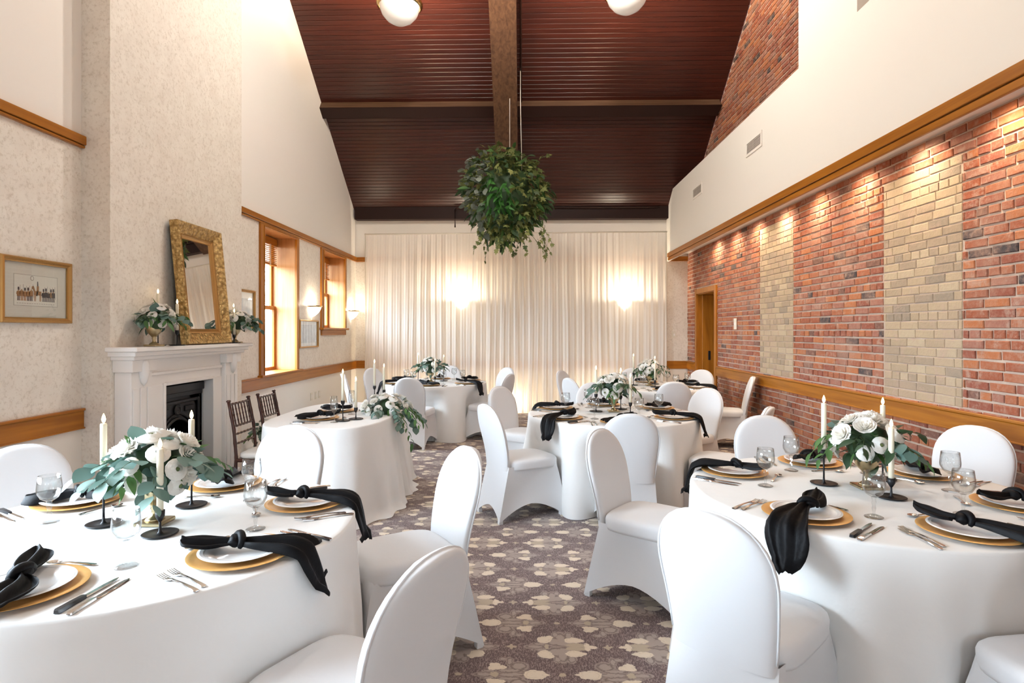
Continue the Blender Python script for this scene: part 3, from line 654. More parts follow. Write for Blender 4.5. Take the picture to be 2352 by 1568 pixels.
sconce((XL, 8.79, 1.87), 0, 'lit half-bowl wall sconce between the two windows', 9)
sconce((XL, 10.80, 1.87), 0, 'lit half-bowl wall sconce between short window and curtain', 9)
sconce((-1.18, YB, 2.08), -PI / 2, 'lit wall sconce glowing behind the curtain on its window side', 38)
sconce((1.90, YB, 2.08), -PI / 2, 'lit wall sconce glowing behind the curtain on its doorway side', 38)
def pendant(loc, label, e_up=140, e_down=0):
    r = thing('pendant_lamp', label, 'lamp', loc); zc = CZ(loc[1]) - loc[2]
    MB().lathe([(.004, 0), (.09, .012), (.16, .055), (.215, .12), (.245, .20), (.25, .235)], 32, cap1=False).build('glass_bowl', 'opal', r, True)
    MB().lathe([(.252, .205), (.272, .215), (.285, .24), (.28, .262), (.25, .27)], 32, cap0=False, cap1=False).build('brass_rim', 'bright_brass', r, True)
    MB().tube([(0, 0, .3), (0, 0, zc - .05)], .012, 8).build('rod', 'bright_brass', r, True)
    for k in range(3):
        a = 2 * PI * k / 3; MB().tube([(.26 * math.cos(a), .26 * math.sin(a), .26), (0, 0, .55)], .006, 6).build('arm', 'bright_brass', r, True)
    MB().lathe([(.02, zc - .10), (.09, zc - .06), (.10, zc - .02)], 16).build('ceiling_rose', 'bright_brass', r, True)
    point(r, (0, 0, .30), e_up, (1.0, .78, .54), .08)
    if e_down: point(r, (0, 0, -.08), e_down, (1.0, .93, .84), .06)  # added fill lamp below the bowl, only on the unseen pendants
pendant((-1.526, 7.2, 5.28), 'opal glass bowl pendant with brass rim on the window side of the rafter')
pendant((1.224, 7.0, 5.28), 'opal glass bowl pendant with brass rim on the brick side of the rafter')
for x, y, s, e in ((-1.0, 5.8, 'under the ridge on the window side', 135), (0.8, 5.8, 'under the ridge on the brick side', 120), (-.28, 1.2, 'above the aisle beside the near window', 110)): pendant((x, y, 5.7), f'added unseen opal glass bowl pendant {s}', 30, e)  # unseen pendants added to lift the walls, tables and curtain
# ------------------------------------------------------------------ fireplace
fp = thing('fireplace', 'white painted mantel surround with a black cast iron grate', 'fireplace', (BX, 0, 0))
def part(name, mat, *boxes, par=fp, bev=.004):
    b = MB()
    for q in boxes: b.bbox(*q, bev)
    return b.build(name, mat, par)
MY0, MY1 = 4.23, 5.83
part('shelf', 'white_wood', (0, .235, MY0 - .10, MY1 + .10, 1.352, 1.385), bev=.006)
part('cornice', 'white_wood', (0, .205, MY0 - .07, MY1 + .07, 1.318, 1.352), (0, .175, MY0 - .04, MY1 + .04, 1.29, 1.318))
part('frieze', 'white_wood', (0, .085, FY0 - .22, FY1 + .16, 1.06, 1.29)); part('frieze_mould', 'white_wood', (.085, .105, FY0 - .20, FY1 + .15, 1.155, 1.18))
for y0, y1 in ((MY0, FY0 - .22), (FY1 + .17, MY1)):
    pl = part('pilaster', 'white_wood', (0, .125, y0, y1, 0.14, 1.20), bev=.006)
    part('plinth', 'white_wood', (0, .145, y0 - .015, y1 + .015, 0, .14), par=pl); part('capital', 'white_wood', (0, .15, y0 - .02, y1 + .02, 1.20, 1.29), par=pl)
    w = (y1 - y0) / 3
    for k in range(3): part('flute', 'white_wood', (.125, .133, y0 + w * (k + .2), y0 + w * (k + .8), .2, 1.08), par=pl, bev=.003)
    c = MB(); c.lathe([(.001, -.10), (.022, -.07), (.036, -.01), (.038, .05), (.030, .09), (.012, .10)], 12, (.14, (y0 + y1) / 2, 1.19)); c.build('corbel', 'white_wood', pl, True)
part('inner_jamb', 'white_wood', (-.02, .09, FY0 - .22, FY0 - .012, 0, 1.075), (-.02, .09, FY1 + .012, FY1 + .17, 0, 1.075)); part('inner_bead', 'white_wood', (0, .10, FY0 - .03, FY0, 0, 1.085), (0, .10, FY1, FY1 + .03, 0, 1.085), (0, .10, FY0, FY1, 1.06, 1.09))
# iron insert with arch
XI = -.035; ym = (FY0 + FY1) / 2; hw = (FY1 - FY0) / 2
b = MB(); n = 20; ah, aw, az = .50, .23, .50      # arch spring height, half width
def insert(u, v):
    return None
ins = thing('tmp', 'x', 'x'); bpy.data.objects.remove(ins)
outer = [(ym - hw, 0), (ym - hw, FZ1)] ; arch = [(ym - aw, 0.10)] + [(ym - aw * math.cos(PI * j / n), az + aw * 1.05 * math.sin(PI * j / n)) for j in range(n + 1)] + [(ym + aw, .10)]
vs = []; fs = []
m_ = len(arch)
outl = []
for (y, z) in arch:      # project each arch point outward to the rectangle
    dy, dz = y - ym, z - .5
    s = min(hw / abs(dy) if abs(dy) > 1e-6 else 9e9, ((FZ1 - .5) / dz if dz > 0 else (.5 / -dz if dz < 0 else 9e9)))
    outl.append((ym + dy * s, max(0.0, .5 + dz * s)))
vs = [(XI, y, z) for y, z in arch] + [(XI, y, z) for y, z in outl] + [(XI - .05, y, z) for y, z in arch]
for j in range(m_ - 1): fs += [(j, j + 1, m_ + j + 1, m_ + j), (j + 1, j, 2 * m_ + j, 2 * m_ + j + 1)]
b.add(vs, fs)
for cz_ in (FZ1,): 
    b.add([(XI, ym - hw, FZ1), (XI, ym - hw, FZ1 - .3), (XI, ym, FZ1)], [(0, 1, 2)]); b.add([(XI, ym + hw, FZ1), (XI, ym + hw, FZ1 - .3), (XI, ym, FZ1)], [(0, 2, 1)])
gr = b.build('iron_insert', 'iron', fp)
MB().tube([(XI + .008, y, z) for y, z in arch], .014, 8).build('arch_moulding', 'iron', gr, True)
MB().tube([(XI + .006, ym + (y - ym) * 1.16, az + (z - az) * 1.16 if z > az else z) for y, z in arch], .008, 6).build('arch_ring', 'iron', gr, True)
part('hood', 'iron', (XI, .02, FY0 + .01, FY1 - .01, .97, 1.04), (XI, .0, FY0 + .01, FY1 - .01, .93, .97), par=gr)
part('panel_mould', 'iron', (XI, XI + .02, FY0 + .02, FY0 + .05, .05, .90), (XI, XI + .02, FY1 - .05, FY1 - .02, .05, .90), (XI, XI + .02, FY0 + .05, FY1 - .05, .87, .90), par=gr, bev=.006)
MB().lathe([(.045, 0), (.05, .012), (.03, .02), (.032, .008), (.001, .024)], 16).build('medallion', 'iron', gr, True, (XI + .002, ym, .815), (0, PI / 2, 0))
for s in (-1, 1): part('spandrel_panel', 'iron', (XI, XI + .012, ym + s * .19 - .07, ym + s * .19 + .07, .79, .84), par=gr, bev=.005)
part('firebox', 'iron', (-.20, -.19, FY0, FY1, 0, FZ1), (-.20, XI, FY0 - .01, FY0, 0, FZ1), (-.20, XI, FY1, FY1 + .01, 0, FZ1), (-.20, 0, FY0, FY1, FZ1 - .02, FZ1))
gb2 = MB()
for k in range(7): gb2.tube([(XI + .02, ym - .18 + k * .06, .10), (XI + .035, ym - .18 + k * .06, .30)], .007, 6)
gb2.tube([(XI + .02, ym - .21, .10), (XI + .02, ym + .21, .10)], .009, 6); gb2.tube([(XI + .035, ym - .21, .30), (XI + .035, ym + .21, .30)], .009, 6); gb2.build('grate', 'iron', gr)
part('hearth', 'iron', (0.0, .40, MY0 + .05, MY1 - .05, 0, .02))
# ------------------------------------------------------------------ mirror and pictures
def frame_mesh(w, h, prof):
    """rectangular moulding; prof = [(inset from outer edge, height out of wall)]; local y across, z up, x out"""
    rg = []
    for a, d in prof: rg.append([(d, -w / 2 + a, a), (d, w / 2 - a, a), (d, w / 2 - a, h - a), (d, -w / 2 + a, h - a)])
    return MB().rings(rg, True, False, False)
ML = 0.12
mi = thing('wall_mirror', 'tall gilt mirror with carved frame leaning on the mantel', 'mirror', (BX + ML + .01, 5.205, 1.387)); mi.rotation_euler = (0, -math.atan(ML / 1.04) * .85, 0)
w, h = .71, 1.05
me = frame_mesh(w, h, [(0, 0), (0, .070), (.006, .077), (.018, .076), (.040, .060), (.070, .042), (.098, .026)]).mesh('frame', 'ornate'); obj('frame', me, mi)
obj('inner_moulding', frame_mesh(w, h, [(.096, .020), (.098, .032), (.106, .033), (.116, .022), (.130, .018), (.138, .006)]).mesh('inner_moulding', 'gilt', False), mi)
MB().box(.004, .010, -w / 2 + .13, w / 2 - .13, .13, h - .13).build('mirror_glass', 'mirror', mi)
bead = MB().lathe([(.001, -.005), (.004, -.003), (.005, 0), (.004, .003), (.001, .005)], 6).mesh('bead', 'gilt', True)
bb = MB()
for k in range(68):
    for s in (-1, 1): bb.box(.026, .037, s * (w / 2 - .098) - .003, s * (w / 2 - .098) + .003, .112 + k * .0124 - .003, .112 + k * .0124 + .003)
tag(bb.build('beading', 'gilt', mi), kind='stuff')
MB().box(0, .004, -w / 2 + .02, w / 2 - .02, .02, h - .02).build('backing', 'handle', mi)
def picture(loc, w, h, mount, label, art='figures', fw=.035):
    r = thing('framed_picture', label, 'picture', loc)
    obj('frame', frame_mesh(w, h, [(0, 0), (0, .022), (.006, .030), (.016, .032), (fw - .008, .020), (fw, .018), (fw, .006)]).mesh('frame', 'gilt'), r)
    MB().box(.002, .006, -w / 2 + fw - .002, w / 2 - fw + .002, fw - .002, h - fw + .002).build('mount', 'mat_board' if art == 'figures' else 'white_wood', r)
    pw, ph = w - 2 * fw - 2 * mount, h - 2 * fw - 2 * mount
    pr = MB().box(.006, .0068, -pw / 2, pw / 2, h / 2 - ph / 2, h / 2 + ph / 2).build('print', 'paper' if art == 'figures' else 'paper_grey', r)
    if art == 'figures':
        x = .0072; zb = h / 2 - ph / 2 + .16 * ph
        b = MB()
        for a, c, d, e in ((-pw / 2, pw / 2, -ph / 2, -ph / 2 + .0015), (-pw / 2, pw / 2, ph / 2 - .0015, ph / 2), (-pw / 2, -pw / 2 + .0015, -ph / 2, ph / 2), (pw / 2 - .0015, pw / 2, -ph / 2, ph / 2)): b.box(.0068, x, a, c, h / 2 + d, h / 2 + e)
        for k in range(16):
            y = -pw * .44 + k * pw * .055; b.box(.0068, x, y, y + pw * .035, zb - .085 * ph, zb - .075 * ph)
        b.build('ruled_border', 'ink_line', pr)
        q = random.Random(3)
        def fig(cy, s, coat, hat, low):
            b = MB(); b.cur = 0
            quad = lambda a, c, d, e: b.add([(x, cy + a * s, zb + d * s), (x, cy + c * s, zb + d * s), (x, cy + c * .85 * s, zb + e * s), (x, cy + a * .85 * s, zb + e * s)], [(0, 1, 2, 3)])
            b.cur = 1 if low else 0; quad(-.10, -.02, 0, .36); quad(.02, .10, 0, .36)
            b.cur = 1 if coat else 0; quad(-.15, .15, .32, .70); quad(-.20, -.12, .45, .66)
            b.cur = 1; quad(-.05, .05, .70, .80); b.cur = 0
            if hat: quad(-.075, .075, .78, 1.0)
            quad(.14, .165, .2, 1.15)
            return b.build('printed_figure', ['ink', 'ochre'], pr)
        for k, cy in enumerate((-.40, -.33, -.26, -.19, -.12, .16, .22, .28, .34, .40)):
            fig(cy * pw, .46 * ph * q.uniform(.9, 1.05), (k < 5) ^ (q.random() < .2), k % 3 != 1, q.random() < .3)
        b = MB(); s = .5 * ph; cy = .02 * pw
        def poly(pts, m): b.cur = m; b.add([(x, cy + a * s, zb + c * s) for a, c in pts], [tuple(range(len(pts)))])
        poly([(-.30, .42), (.28, .40), (.32, .66), (-.28, .68)], 1); poly([(-.28, .62), (-.16, .66), (-.30, 1.0), (-.44, .96), (-.48, .78), (-.36, .80)], 1)
        for a in (-.27, -.18, .16, .24): poly([(a, 0), (a + .05, 0), (a + .07, .45), (a, .45)], 1)
        poly([(-.08, .60), (.10, .60), (.12, 1.0), (-.06, 1.0)], 1); poly([(-.03, 1.0), (.07, 1.0), (.05, 1.30), (-.02, 1.30)], 0); poly([(-.1, .35), (.0, .35), (.06, .66), (-.06, .66)], 0)
        b.build('printed_horseman', ['ink', 'ochre'], pr)
        MB().rings([[(x - .0002 * i, -.10 * pw + rr * math.cos(2 * PI * j / 16), h / 2 + .40 * ph + rr * 1.1 * math.sin(2 * PI * j / 16)) for j in range(16)] for i, rr in enumerate((.011, .014))], True, False, False).build('printed_crest', 'ink_line', pr)
    MB().box(.0105, .0115, -w / 2 + fw, w / 2 - fw, fw, h - fw).build('glazing', 'pane', r)
    return r
picture((XL, 3.79, 1.555), .565, .42, .075, 'gilt framed print of soldiers and a rider above the chair rail')
picture((XL, 6.62, 1.53), .56, .45, .07, 'gilt framed print between the chimney breast and the tall window', 'grey', .03)
picture((XL, 8.66, 1.26), .76, .41, .05, 'thin framed pale print below the sconce between the windows', 'grey', .022)
# ------------------------------------------------------------------ covered banquet chair (faces local +y, origin on the floor under the seat)
def back_profile(z):
    yc = -.232 - .27 * .06 * math.log(1 + math.exp((z - .5) / .06))
    w = .182 + .026 * min(1, max(0, (z - .42) / .26))
    if z > .70: w = .208 * max(0, 1 - ((z - .70) / .215) ** 2.25) ** (1 / 2.25)
    return yc, w
def chair_parts():
    out = []
    zs_ = [.40, .44, .49, .55, .61, .66, .70, .74, .78, .815, .845, .87, .89, .903, .911, .9145]
    rg = []
    n = 28
    for z in zs_:
        yc, w = back_profile(z); th = .030 * min(1, .35 + w / .12)
        ring = []
        for j in range(n):
            a = 2 * PI * j / n; ca, sa = math.cos(a), math.sin(a)
            x = w * math.copysign(abs(ca) ** .55, ca); y = th * math.copysign(abs(sa) ** .7, sa)
            ring.append((x, yc + y - .018 * (1 - (x / .21) ** 2), z))
        rg.append(ring)
    out.append(('backrest', smooth_flat(MB().rings(rg).mesh('backrest', 'chair_fabric', True), 1.2)))
    pts = []
    for z in zs_[1:]: yc, w = back_profile(z); pts.append((w + .001, yc - .012, z))
    pts = pts + [(-x, y, z) for x, y, z in reversed(pts)]
    out.append(('piping', MB().tube(pts, .0045, 6).mesh('piping', 'chair_fabric', True)))
    rg = []
    def rr(hx, hy, cy, z, n=36, e=4.5):
        o = []
        for j in range(n):
            a = 2 * PI * j / n; ca, sa = math.cos(a), math.sin(a)
            o.append((hx * math.copysign(abs(ca) ** (2 / e), ca), cy + hy * math.copysign(abs(sa) ** (2 / e), sa), z))
        return o
    for z, s in ((.40, .985), (.415, 1.0), (.45, 1.005), (.466, .985), (.477, .94), (.484, .84), (.489, .62), (.492, .30), (.493, .05)): rg.append(rr(.215 * s, .237 * s, .002, z))
    out.append(('seat', MB().rings(rg).mesh('seat', 'chair_fabric', True)))
    top = [(-.188, -.2395), (.188, -.2395), (.212, .232), (-.212, .232)]; bot = [(-.205, -.335), (.205, -.335), (.222, .262), (-.222, .262)]
    NS, NV = 14, 9; rg = []
    for k in range(NV + 1):
        v = k / NV; ring = []
        for sd in range(4):
            (ax, ay), (bx, by) = top[sd], top[(sd + 1) % 4]; (cx, cy), (dx, dy) = bot[sd], bot[(sd + 1) % 4]
            ln = math.hypot(bx - ax, by - ay); nx, ny = -(by - ay) / ln, (bx - ax) / ln       # inward normal
            for i in range(NS):
                s = i / NS; q = 2 * s - 1
                hem = .120 * max(0, 1 - abs(q) ** 1.7) if sd != 0 else .100 * max(0, 1 - abs(q) ** 1.7)
                z = (1 - v) * .43 + v * (.006 + hem)
                x = (1 - v) * (ax + (bx - ax) * s) + v * (cx + (dx - cx) * s); y = (1 - v) * (ay + (by - ay) * s) + v * (cy + (dy - cy) * s)
                if y > 0: cf = 1 - .135 * max(0, min(1, (abs(x) - .12) / .09)) ** 2 * max(0, min(1, (y - .12) / .11)) ** 2 * (1 - v) ** 3; x *= cf; y *= cf
                pull = .05 * (1 - q * q) * math.sin(PI * min(1, v * .75 + .12)) * v ** .5
                ring.append((x + nx * pull, y + ny * pull - (.047 * (1 - q * q) * (1 - v) if sd == 0 else 0), z))
        rg.append(ring)
    out.append(('skirt', smooth_flat(MB().rings(rg, True, False, False).mesh('skirt', 'chair_fabric'), .9)))
    for (x, y) in bot:
        sx, sy = math.copysign(1, x), math.copysign(1, y)
        b = MB(); b.rings([[(x - sx * .002 + a * .5 * s_ - sx * .018, y - sy * .002 + c * .5 * s_ - sy * .018, z) for a, c in ((-.032, -.032), (.032, -.032), (.032, .032), (-.032, .032))] for z, s_ in ((.0, 1.0), (.02, .98), (.055, .7))]); out.append(('foot_pocket', b.mesh('foot_pocket', 'chair_fabric')))
    return out
CHP = chair_parts()
def chair(x, y, face, label, group):
    """face = heading of the sitter (radians)"""
    r = thing('banquet_chair', label, 'chair', (x, y, 0), face - PI / 2, group)
    for nm, me in CHP: obj(nm, me, r)
    return r
# ------------------------------------------------------------------ cloth covered tables
TH_ = 0.745
def cloth_mesh(outline, seed, n=200, flare=.05, amp=.066, kf=(7, 11, 17), rows=16, puddle=0.0, dents=()):
    """outline(a) -> radius of the top at angle a"""
    q = random.Random(seed); ph = [(k, q.uniform(0, 6.28), 1 / (1 + .35 * i)) for i, k in enumerate(kf)]
    sm = sum(p[2] for p in ph); rg = []
    def fold(a):
        f = sum(w * math.cos(k * a + p + .7 * math.sin(2 * a + p)) for k, p, w in ph) / sm
        return f + .35 * f * f
    ang = [2 * PI * j / n for j in range(n)]
    for s in (.25, .6, .9, .975): rg.append([(s * outline(a) * math.cos(a), s * outline(a) * math.sin(a), TH_ + .012 + .0004 * math.sin(9 * a + s * 7)) for a in ang])
    for e, dz in ((.0, .0115), (.006, .008), (.009, .0)): rg.append([((outline(a) + e) * math.cos(a), (outline(a) + e) * math.sin(a), TH_ + dz) for a in ang])
    for k in range(1, rows + 1):
        t = k / rows; ring = []
        for a in ang:
            r = outline(a) + .009 + flare * t ** 1.1 + amp * (t ** .8) * fold(a) * min(1, t * 2.2)
            z = TH_ * (1 - t) + .004
            if puddle and t > .95: r += puddle * (t - .95) / .05 * (.5 + .5 * math.sin(5 * a + seed))
            for da, dd in dents:        # pushed in by a chair seat
                dl = abs((a - da + PI) % (2 * PI) - PI); lim = dd - .262
                if dl < 1.0 and dd * math.cos(dl) > .2:
                    off = dd * math.sin(dl); k_ = min(1, max(0, (.44 - off) / .24)); k_ = k_ * k_ * (3 - 2 * k_)
                    kz = min(1, max(0, (TH_ - .03 - z) / .17)); want = lim / max(.5, math.cos(dl))
                    if want < r: r += (want - r) * k_ * kz
            ring.append((r * math.cos(a), r * math.sin(a), z))
        rg.append(ring)
    return MB().rings(rg, True, True, False)
TOPZ = TH_ + .0125
RT = 0.75
TABLES = {}
legm = MB().tube([(0, 0, 0), (0, 0, TH_ - .03)], .014, 8).mesh('leg', 'iron', True)
topm = MB().lathe([(RT - .004, TH_ - .025), (RT, TH_ - .012), (RT - .003, TH_ - .001)], 48).mesh('tabletop', 'oakX')
def round_table(key, x, y, label, dents=()):
    r = thing('round_table', label, 'table', (x, y, 0), 0, 'round banquet tables')
    obj('tablecloth', smooth_flat(cloth_mesh(lambda a: RT + .004, ord(key[1]), dents=dents).mesh('tablecloth', 'cloth', True), 2.0), r)
    obj('tabletop', topm, r)
    for k in range(4): obj('leg', legm, r, (.42 * math.cos(PI / 4 + k * PI / 2), .42 * math.sin(PI / 4 + k * PI / 2), 0))
    TABLES[key] = (x, y); return r
# ------------------------------------------------------------------ tableware meshes
def mk(b, name, mat, sm=True, ang=None):
    me = b.mesh(name, mat, sm)
    return smooth_flat(me, ang) if ang else me
charger_me = mk(MB().lathe([(.001, .001), (.10, .001), (.112, .004), (.150, .011), (.165, .013), (.1655, .0145), (.163, .0155), (.150, .014), (.113, .007), (.10, .0045), (.001, .0045)], 48), 'charger', 'gold', True, .7)
plate_me = mk(MB().lathe([(.001, .0005), (.075, .0005), (.080, .003), (.100, .011), (.130, .016), (.1325, .0175), (.130, .0188), (.108, .0155), (.106, .0148), (.098, .0130), (.086, .0075), (.080, .0045), (.001, .004)], 48), 'plate', 'china', True, .9)
rim_me = mk(MB().rings([[((r + .0006 * (j % 2)) * math.cos(2 * PI * j / 96), (r + .0006 * (j % 2)) * math.sin(2 * PI * j / 96), z) for j in range(96)] for r, z in ((.112, .0162), (.1135, .0175), (.124, .0192), (.1265, .0185))], True, False, False), 'rim_relief', 'china_rim', False)
def flat_bar(prof, z0=.0):
    """prof = list of (y, halfwidth, z, thickness)"""
    rg = [[(-w, y, z0 + z), (w, y, z0 + z), (w * .8, y, z0 + z + t), (-w * .8, y, z0 + z + t)] for y, w, z, t in prof]
    return MB().rings(rg)
fork_b = flat_bar([(-.10, .004, .001, .002), (-.095, .0085, .001, .003), (-.07, .0075, .003, .003), (-.02, .0035, .006, .003), (.03, .003, .005, .003), (.045, .010, .003, .002), (.058, .0115, .002, .002)])
for k in range(4):
    x = -.0095 + k * .00633; fork_b.rings([[(x - .0016, y, z), (x + .0016, y, z), (x + .0013, y, z + .0018), (x - .0013, y, z + .0018)] for y, z in ((.057, .002), (.08, .003), (.10, .006))])
fork_me = mk(fork_b, 'fork', 'steel', True, .8)
knife_me = mk(flat_bar([(-.115, .006, .001, .004), (-.11, .0085, .001, .006), (-.03, .0065, .001, .006), (-.02, .005, .001, .005), (-.01, .0085, .001, .0025), (.08, .0095, .001, .0018), (.105, .007, .001, .0014), (.115, .002, .001, .001)]), 'knife', 'steel', True, .8)
sk_blade = mk(flat_bar([(-.02, .007, .003, .003), (.06, .0085, .003, .002), (.095, .006, .003, .0015), (.11, .001, .003, .001)]), 'blade', 'steel', True, .8)
sk_handle = mk(flat_bar([(-.115, .007, .001, .009), (-.11, .010, .0005, .011), (-.06, .009, .0005, .011), (-.025, .0085, .0005, .010), (-.018, .006, .001, .008)]), 'handle', 'handle', True, .8)
spoon_b = flat_bar([(-.09, .003, .001, .002), (-.085, .007, .001, .003), (-.06, .006, .003, .003), (.0, .0028, .006, .003), (.035, .003, .004, .003)])
spoon_b.lathe([(.001, .0), (.010, .001), (.0165, .005), (.0175, .0075), (.0155, .0065), (.009, .003), (.001, .002)], 16, (0, .052, .0005)); spoon_b.v = [(x, .052 + (y - .052) * 1.35 if y > .0355 else y, z) for x, y, z in spoon_b.v]
spoon_me = mk(spoon_b, 'spoon', 'steel', True, .8)
def goblet(h, rb, flute=False):
    bw = MB(); st = MB(); ft = MB()
    if not flute:
        bw.lathe([(.003, .45 * h), (.014, .46 * h), (.030, .52 * h), (rb, .64 * h), (rb * 1.03, .72 * h), (rb * .98, .84 * h), (rb * .90, h), (rb * .875, h), (rb * .95, .84 * h), (rb * .99, .72 * h), (rb * .94, .645 * h), (.027, .535 * h), (.004, .485 * h)], 24)
        st.lathe([(.006, .05 * h), (.0055, .12 * h), (.0085, .20 * h), (.0062, .26 * h), (.0095, .33 * h), (.0065, .38 * h), (.011, .45 * h)], 8)
        ft.lathe([(.034, 0), (.0355, .002), (.034, .004), (.015, .010), (.007, .05 * h)], 24, cap1=False)
    else:
        bw.lathe([(.003, .36 * h), (.016, .40 * h), (.026, .50 * h), (.029, .62 * h), (.028, .80 * h), (.026, h), (.0252, h), (.027, .80 * h), (.028, .62 * h), (.024, .505 * h), (.004, .41 * h)], 20)
        st.lathe([(.006, .03 * h), (.0045, .12 * h), (.0075, .22 * h), (.0045, .30 * h), (.008, .37 * h)], 8)
        ft.lathe([(.031, 0), (.032, .002), (.030, .004), (.007, .03 * h)], 20, cap1=False)
    return [('bowl', mk(bw, 'bowl', 'glass')), ('stem', mk(st, 'stem', 'glass', False)), ('foot', mk(ft, 'foot', 'glass'))]
GOB, FLUTE = goblet(.182, .041), goblet(.215, .03, True)
# knotted napkin: local +y towards the table centre; hangs over the table edge at y < -.19
def catmull(pts, n):
    out = []; m = len(pts) - 1
    for i in range(n + 1):
        t_ = i / n * m; k = min(m - 1, int(t_)); f = t_ - k
        p = [pts[min(m, max(0, k + d))] for d in (-1, 0, 1, 2)]
        out.append(tuple(.5 * ((2 * b) + (-a + c) * f + (2 * a - 5 * b + 4 * c - d) * f * f + (-a + 3 * b - 3 * c + d) * f ** 3) for a, b, c, d in zip(*p)))
    return out
def napkin_meshes(seed, hang):
    """satin square tied in a knot: pleats run from the knot and fan out in the tails"""
    q = random.Random(seed * 7 + hang); sgn = 1 if seed % 2 else -1
    # path points: (x, y, z, half width, pleat depth)
    if hang: path = [(.055, -.262, -.150, .014, .003), (.052, -.250, -.100, .058, .008), (.040, -.232, -.035, .084, .012), (.028, -.210, .016, .084, .014), (.018, -.165, .038, .076, .014), (.008, -.10, .043, .056, .012), (0, -.045, .045, .040, .010), (0, .0, .043, .020, .006)]
    else: path = [(.065, -.175, .036, .012, .003), (.055, -.158, .040, .050, .008), (.038, -.120, .043, .070, .013), (.018, -.075, .043, .062, .013), (.004, -.04, .044, .042, .010), (0, .0, .044, .020, .006)]
    n = 22
    def ribbon(path, ph, rows=22, arch=.012):
        rg = []
        for i, (x, y, z, w, d) in enumerate(catmull(path, rows)):
            top, bot = [], []
            for j in range(n + 1):
                s = 2 * j / n - 1
                f = d * math.cos(s * 7.5 + ph + .3 * math.sin(i * .35)) + arch * (1 - s * s) * (.3 + .7 * min(1, .022 / max(w, .01))) - .006 * s * s * w / .05
                bulge = .35 * f if z < .02 else 0
                p = (x * sgn + s * w * (1 - .06 * math.cos(s * 9 + i * .2)), y - bulge + (.018 * s * sgn if i < 3 else 0), z + f)
                top.append((p[0], p[1] - (.0016 if z < .0 else 0), p[2] + .0016)); bot.append((p[0], p[1] + (.0016 if z < .0 else 0), p[2] - .0022))
            rg.append(top + bot[::-1])
        return MB().rings(rg)
    big = mk(ribbon(path, q.uniform(0, 6)), 'tail', 'satin', True, 1.5)
    p2 = [(0, .030, .043, .018, .005), (-.006, .060, .044, .034, .010), (-.016, .095, .047, .048, .011), (-.028, .130, .053, .050, .011), (-.036, .158, .058, .040, .008), (-.040, .176, .064, .012, .003)]
    small = mk(ribbon(p2, q.uniform(0, 6), 16, .014), 'short_tail', 'satin', True, 1.5)
    kb = MB(); rg = []
    for i in range(13):
        a = PI * i / 12; rr_ = .023 * math.sin(a) ** .75 + .0008
        rg.append([(-.030 * math.cos(a), .018 + rr_ * (1 + .13 * math.cos(3 * t_ + i * .5)) * math.cos(t_), .052 + rr_ * .85 * (1 + .12 * math.sin(4 * t_ + i * .6)) * math.sin(t_)) for t_ in [2 * PI * j / 18 for j in range(18)]])
    kb.rings(rg); kb.tube(catmull([(-.026, -.004, .034), (-.020, -.010, .054), (-.004, -.002, .070), (.016, .014, .069), (.028, .034, .054), (.024, .044, .036)], 14), [.006, .009, .011, .012, .013, .013, .013, .013, .013, .013, .012, .011, .010, .008, .006], 10)
    knot = mk(kb, 'knot', 'satin', True, 1.8)
    return [('tail', big), ('short_tail', small), ('knot', knot)]
NAP = {(s, h): napkin_meshes(s, h) for s in range(4) for h in (True, False)}
def multi(name, parts, label, cat, loc, rz, group):
    r = thing(name, label, cat, loc, rz, group)
    for nm, me in parts: obj(nm, me, r)
    return r
def single(name, me, label, cat, loc, rz, group):
    return tag(obj(name, me, None, loc, (0, 0, rz)), label, cat, group)
def setting(cx, cy, ang, table, seat, k, hang=True, nrot=0.0, flute=False, rad=.575, far=False):
    """one place setting at table angle ang; where names the table"""
    x, y = cx + rad * math.cos(ang), cy + rad * math.sin(ang); rz = ang + PI / 2          # local +y -> table centre
    def at(lx, ly): return (x + lx * math.cos(rz) - ly * math.sin(rz), y + lx * math.sin(rz) + ly * math.cos(rz))
    z = TOPZ + .0005; where, g = f'the {table}, {seat}', 'the ' + table
    single('charger_plate', charger_me, f'gold charger plate on {where}', 'plate', (x, y, z), 0, f'charger plates on {g}')
    r = thing('dinner_plate', f'white dinner plate on a gold charger, {where[4:]}', 'plate', (x, y, z + .0075), 0, f'dinner plates on {g}')
    obj('plate', plate_me, r); obj('rim_relief', rim_me, r)
    multi('napkin', NAP[(k % 4, hang)], f'black satin napkin knotted on {where}', 'napkin', (x, y, z - .003), rz + nrot, f'knotted napkins on {g}')
    j = lambda a: rnd.uniform(-a, a)
    for i in range(2):
        px, py = at(-.205 - .030 * i + j(.004), -.03 - .02 * i + j(.01)); single('fork', fork_me, f'{("inner", "outer")[i]} silver fork on {where}', 'fork', (px, py, z), rz + j(.06), f'forks on {g}')
    px, py = at(.215 + j(.004), -.02 + j(.01)); multi('steak_knife', [('blade', sk_blade), ('handle', sk_handle)], f'steak knife with black handle on {where}', 'knife', (px, py, z), rz + j(.05), f'steak knives on {g}')
    px, py = at(.248 + j(.004), -.03 + j(.01)); single('table_knife', knife_me, f'plain silver table knife on {where}', 'knife', (px, py, z), rz + j(.05), f'table knives on {g}')
    if not far:
        px, py = at(-.01 + j(.01), .200 + j(.005)); single('dessert_spoon', spoon_me, f'silver spoon on {where}', 'spoon', (px, py, z), rz + PI / 2 + j(.08), f'spoons on {g}')
    px, py = at(.175 + j(.01), .195 + j(.01))
    if flute: multi('champagne_flute', FLUTE, f'clear champagne flute on {where}', 'glass', (px, py, z), 0, f'flutes on {g}')
    else: multi('goblet', GOB, f'clear stemmed water goblet on {where}', 'glass', (px, py, z), j(3), f'goblets on {g}')
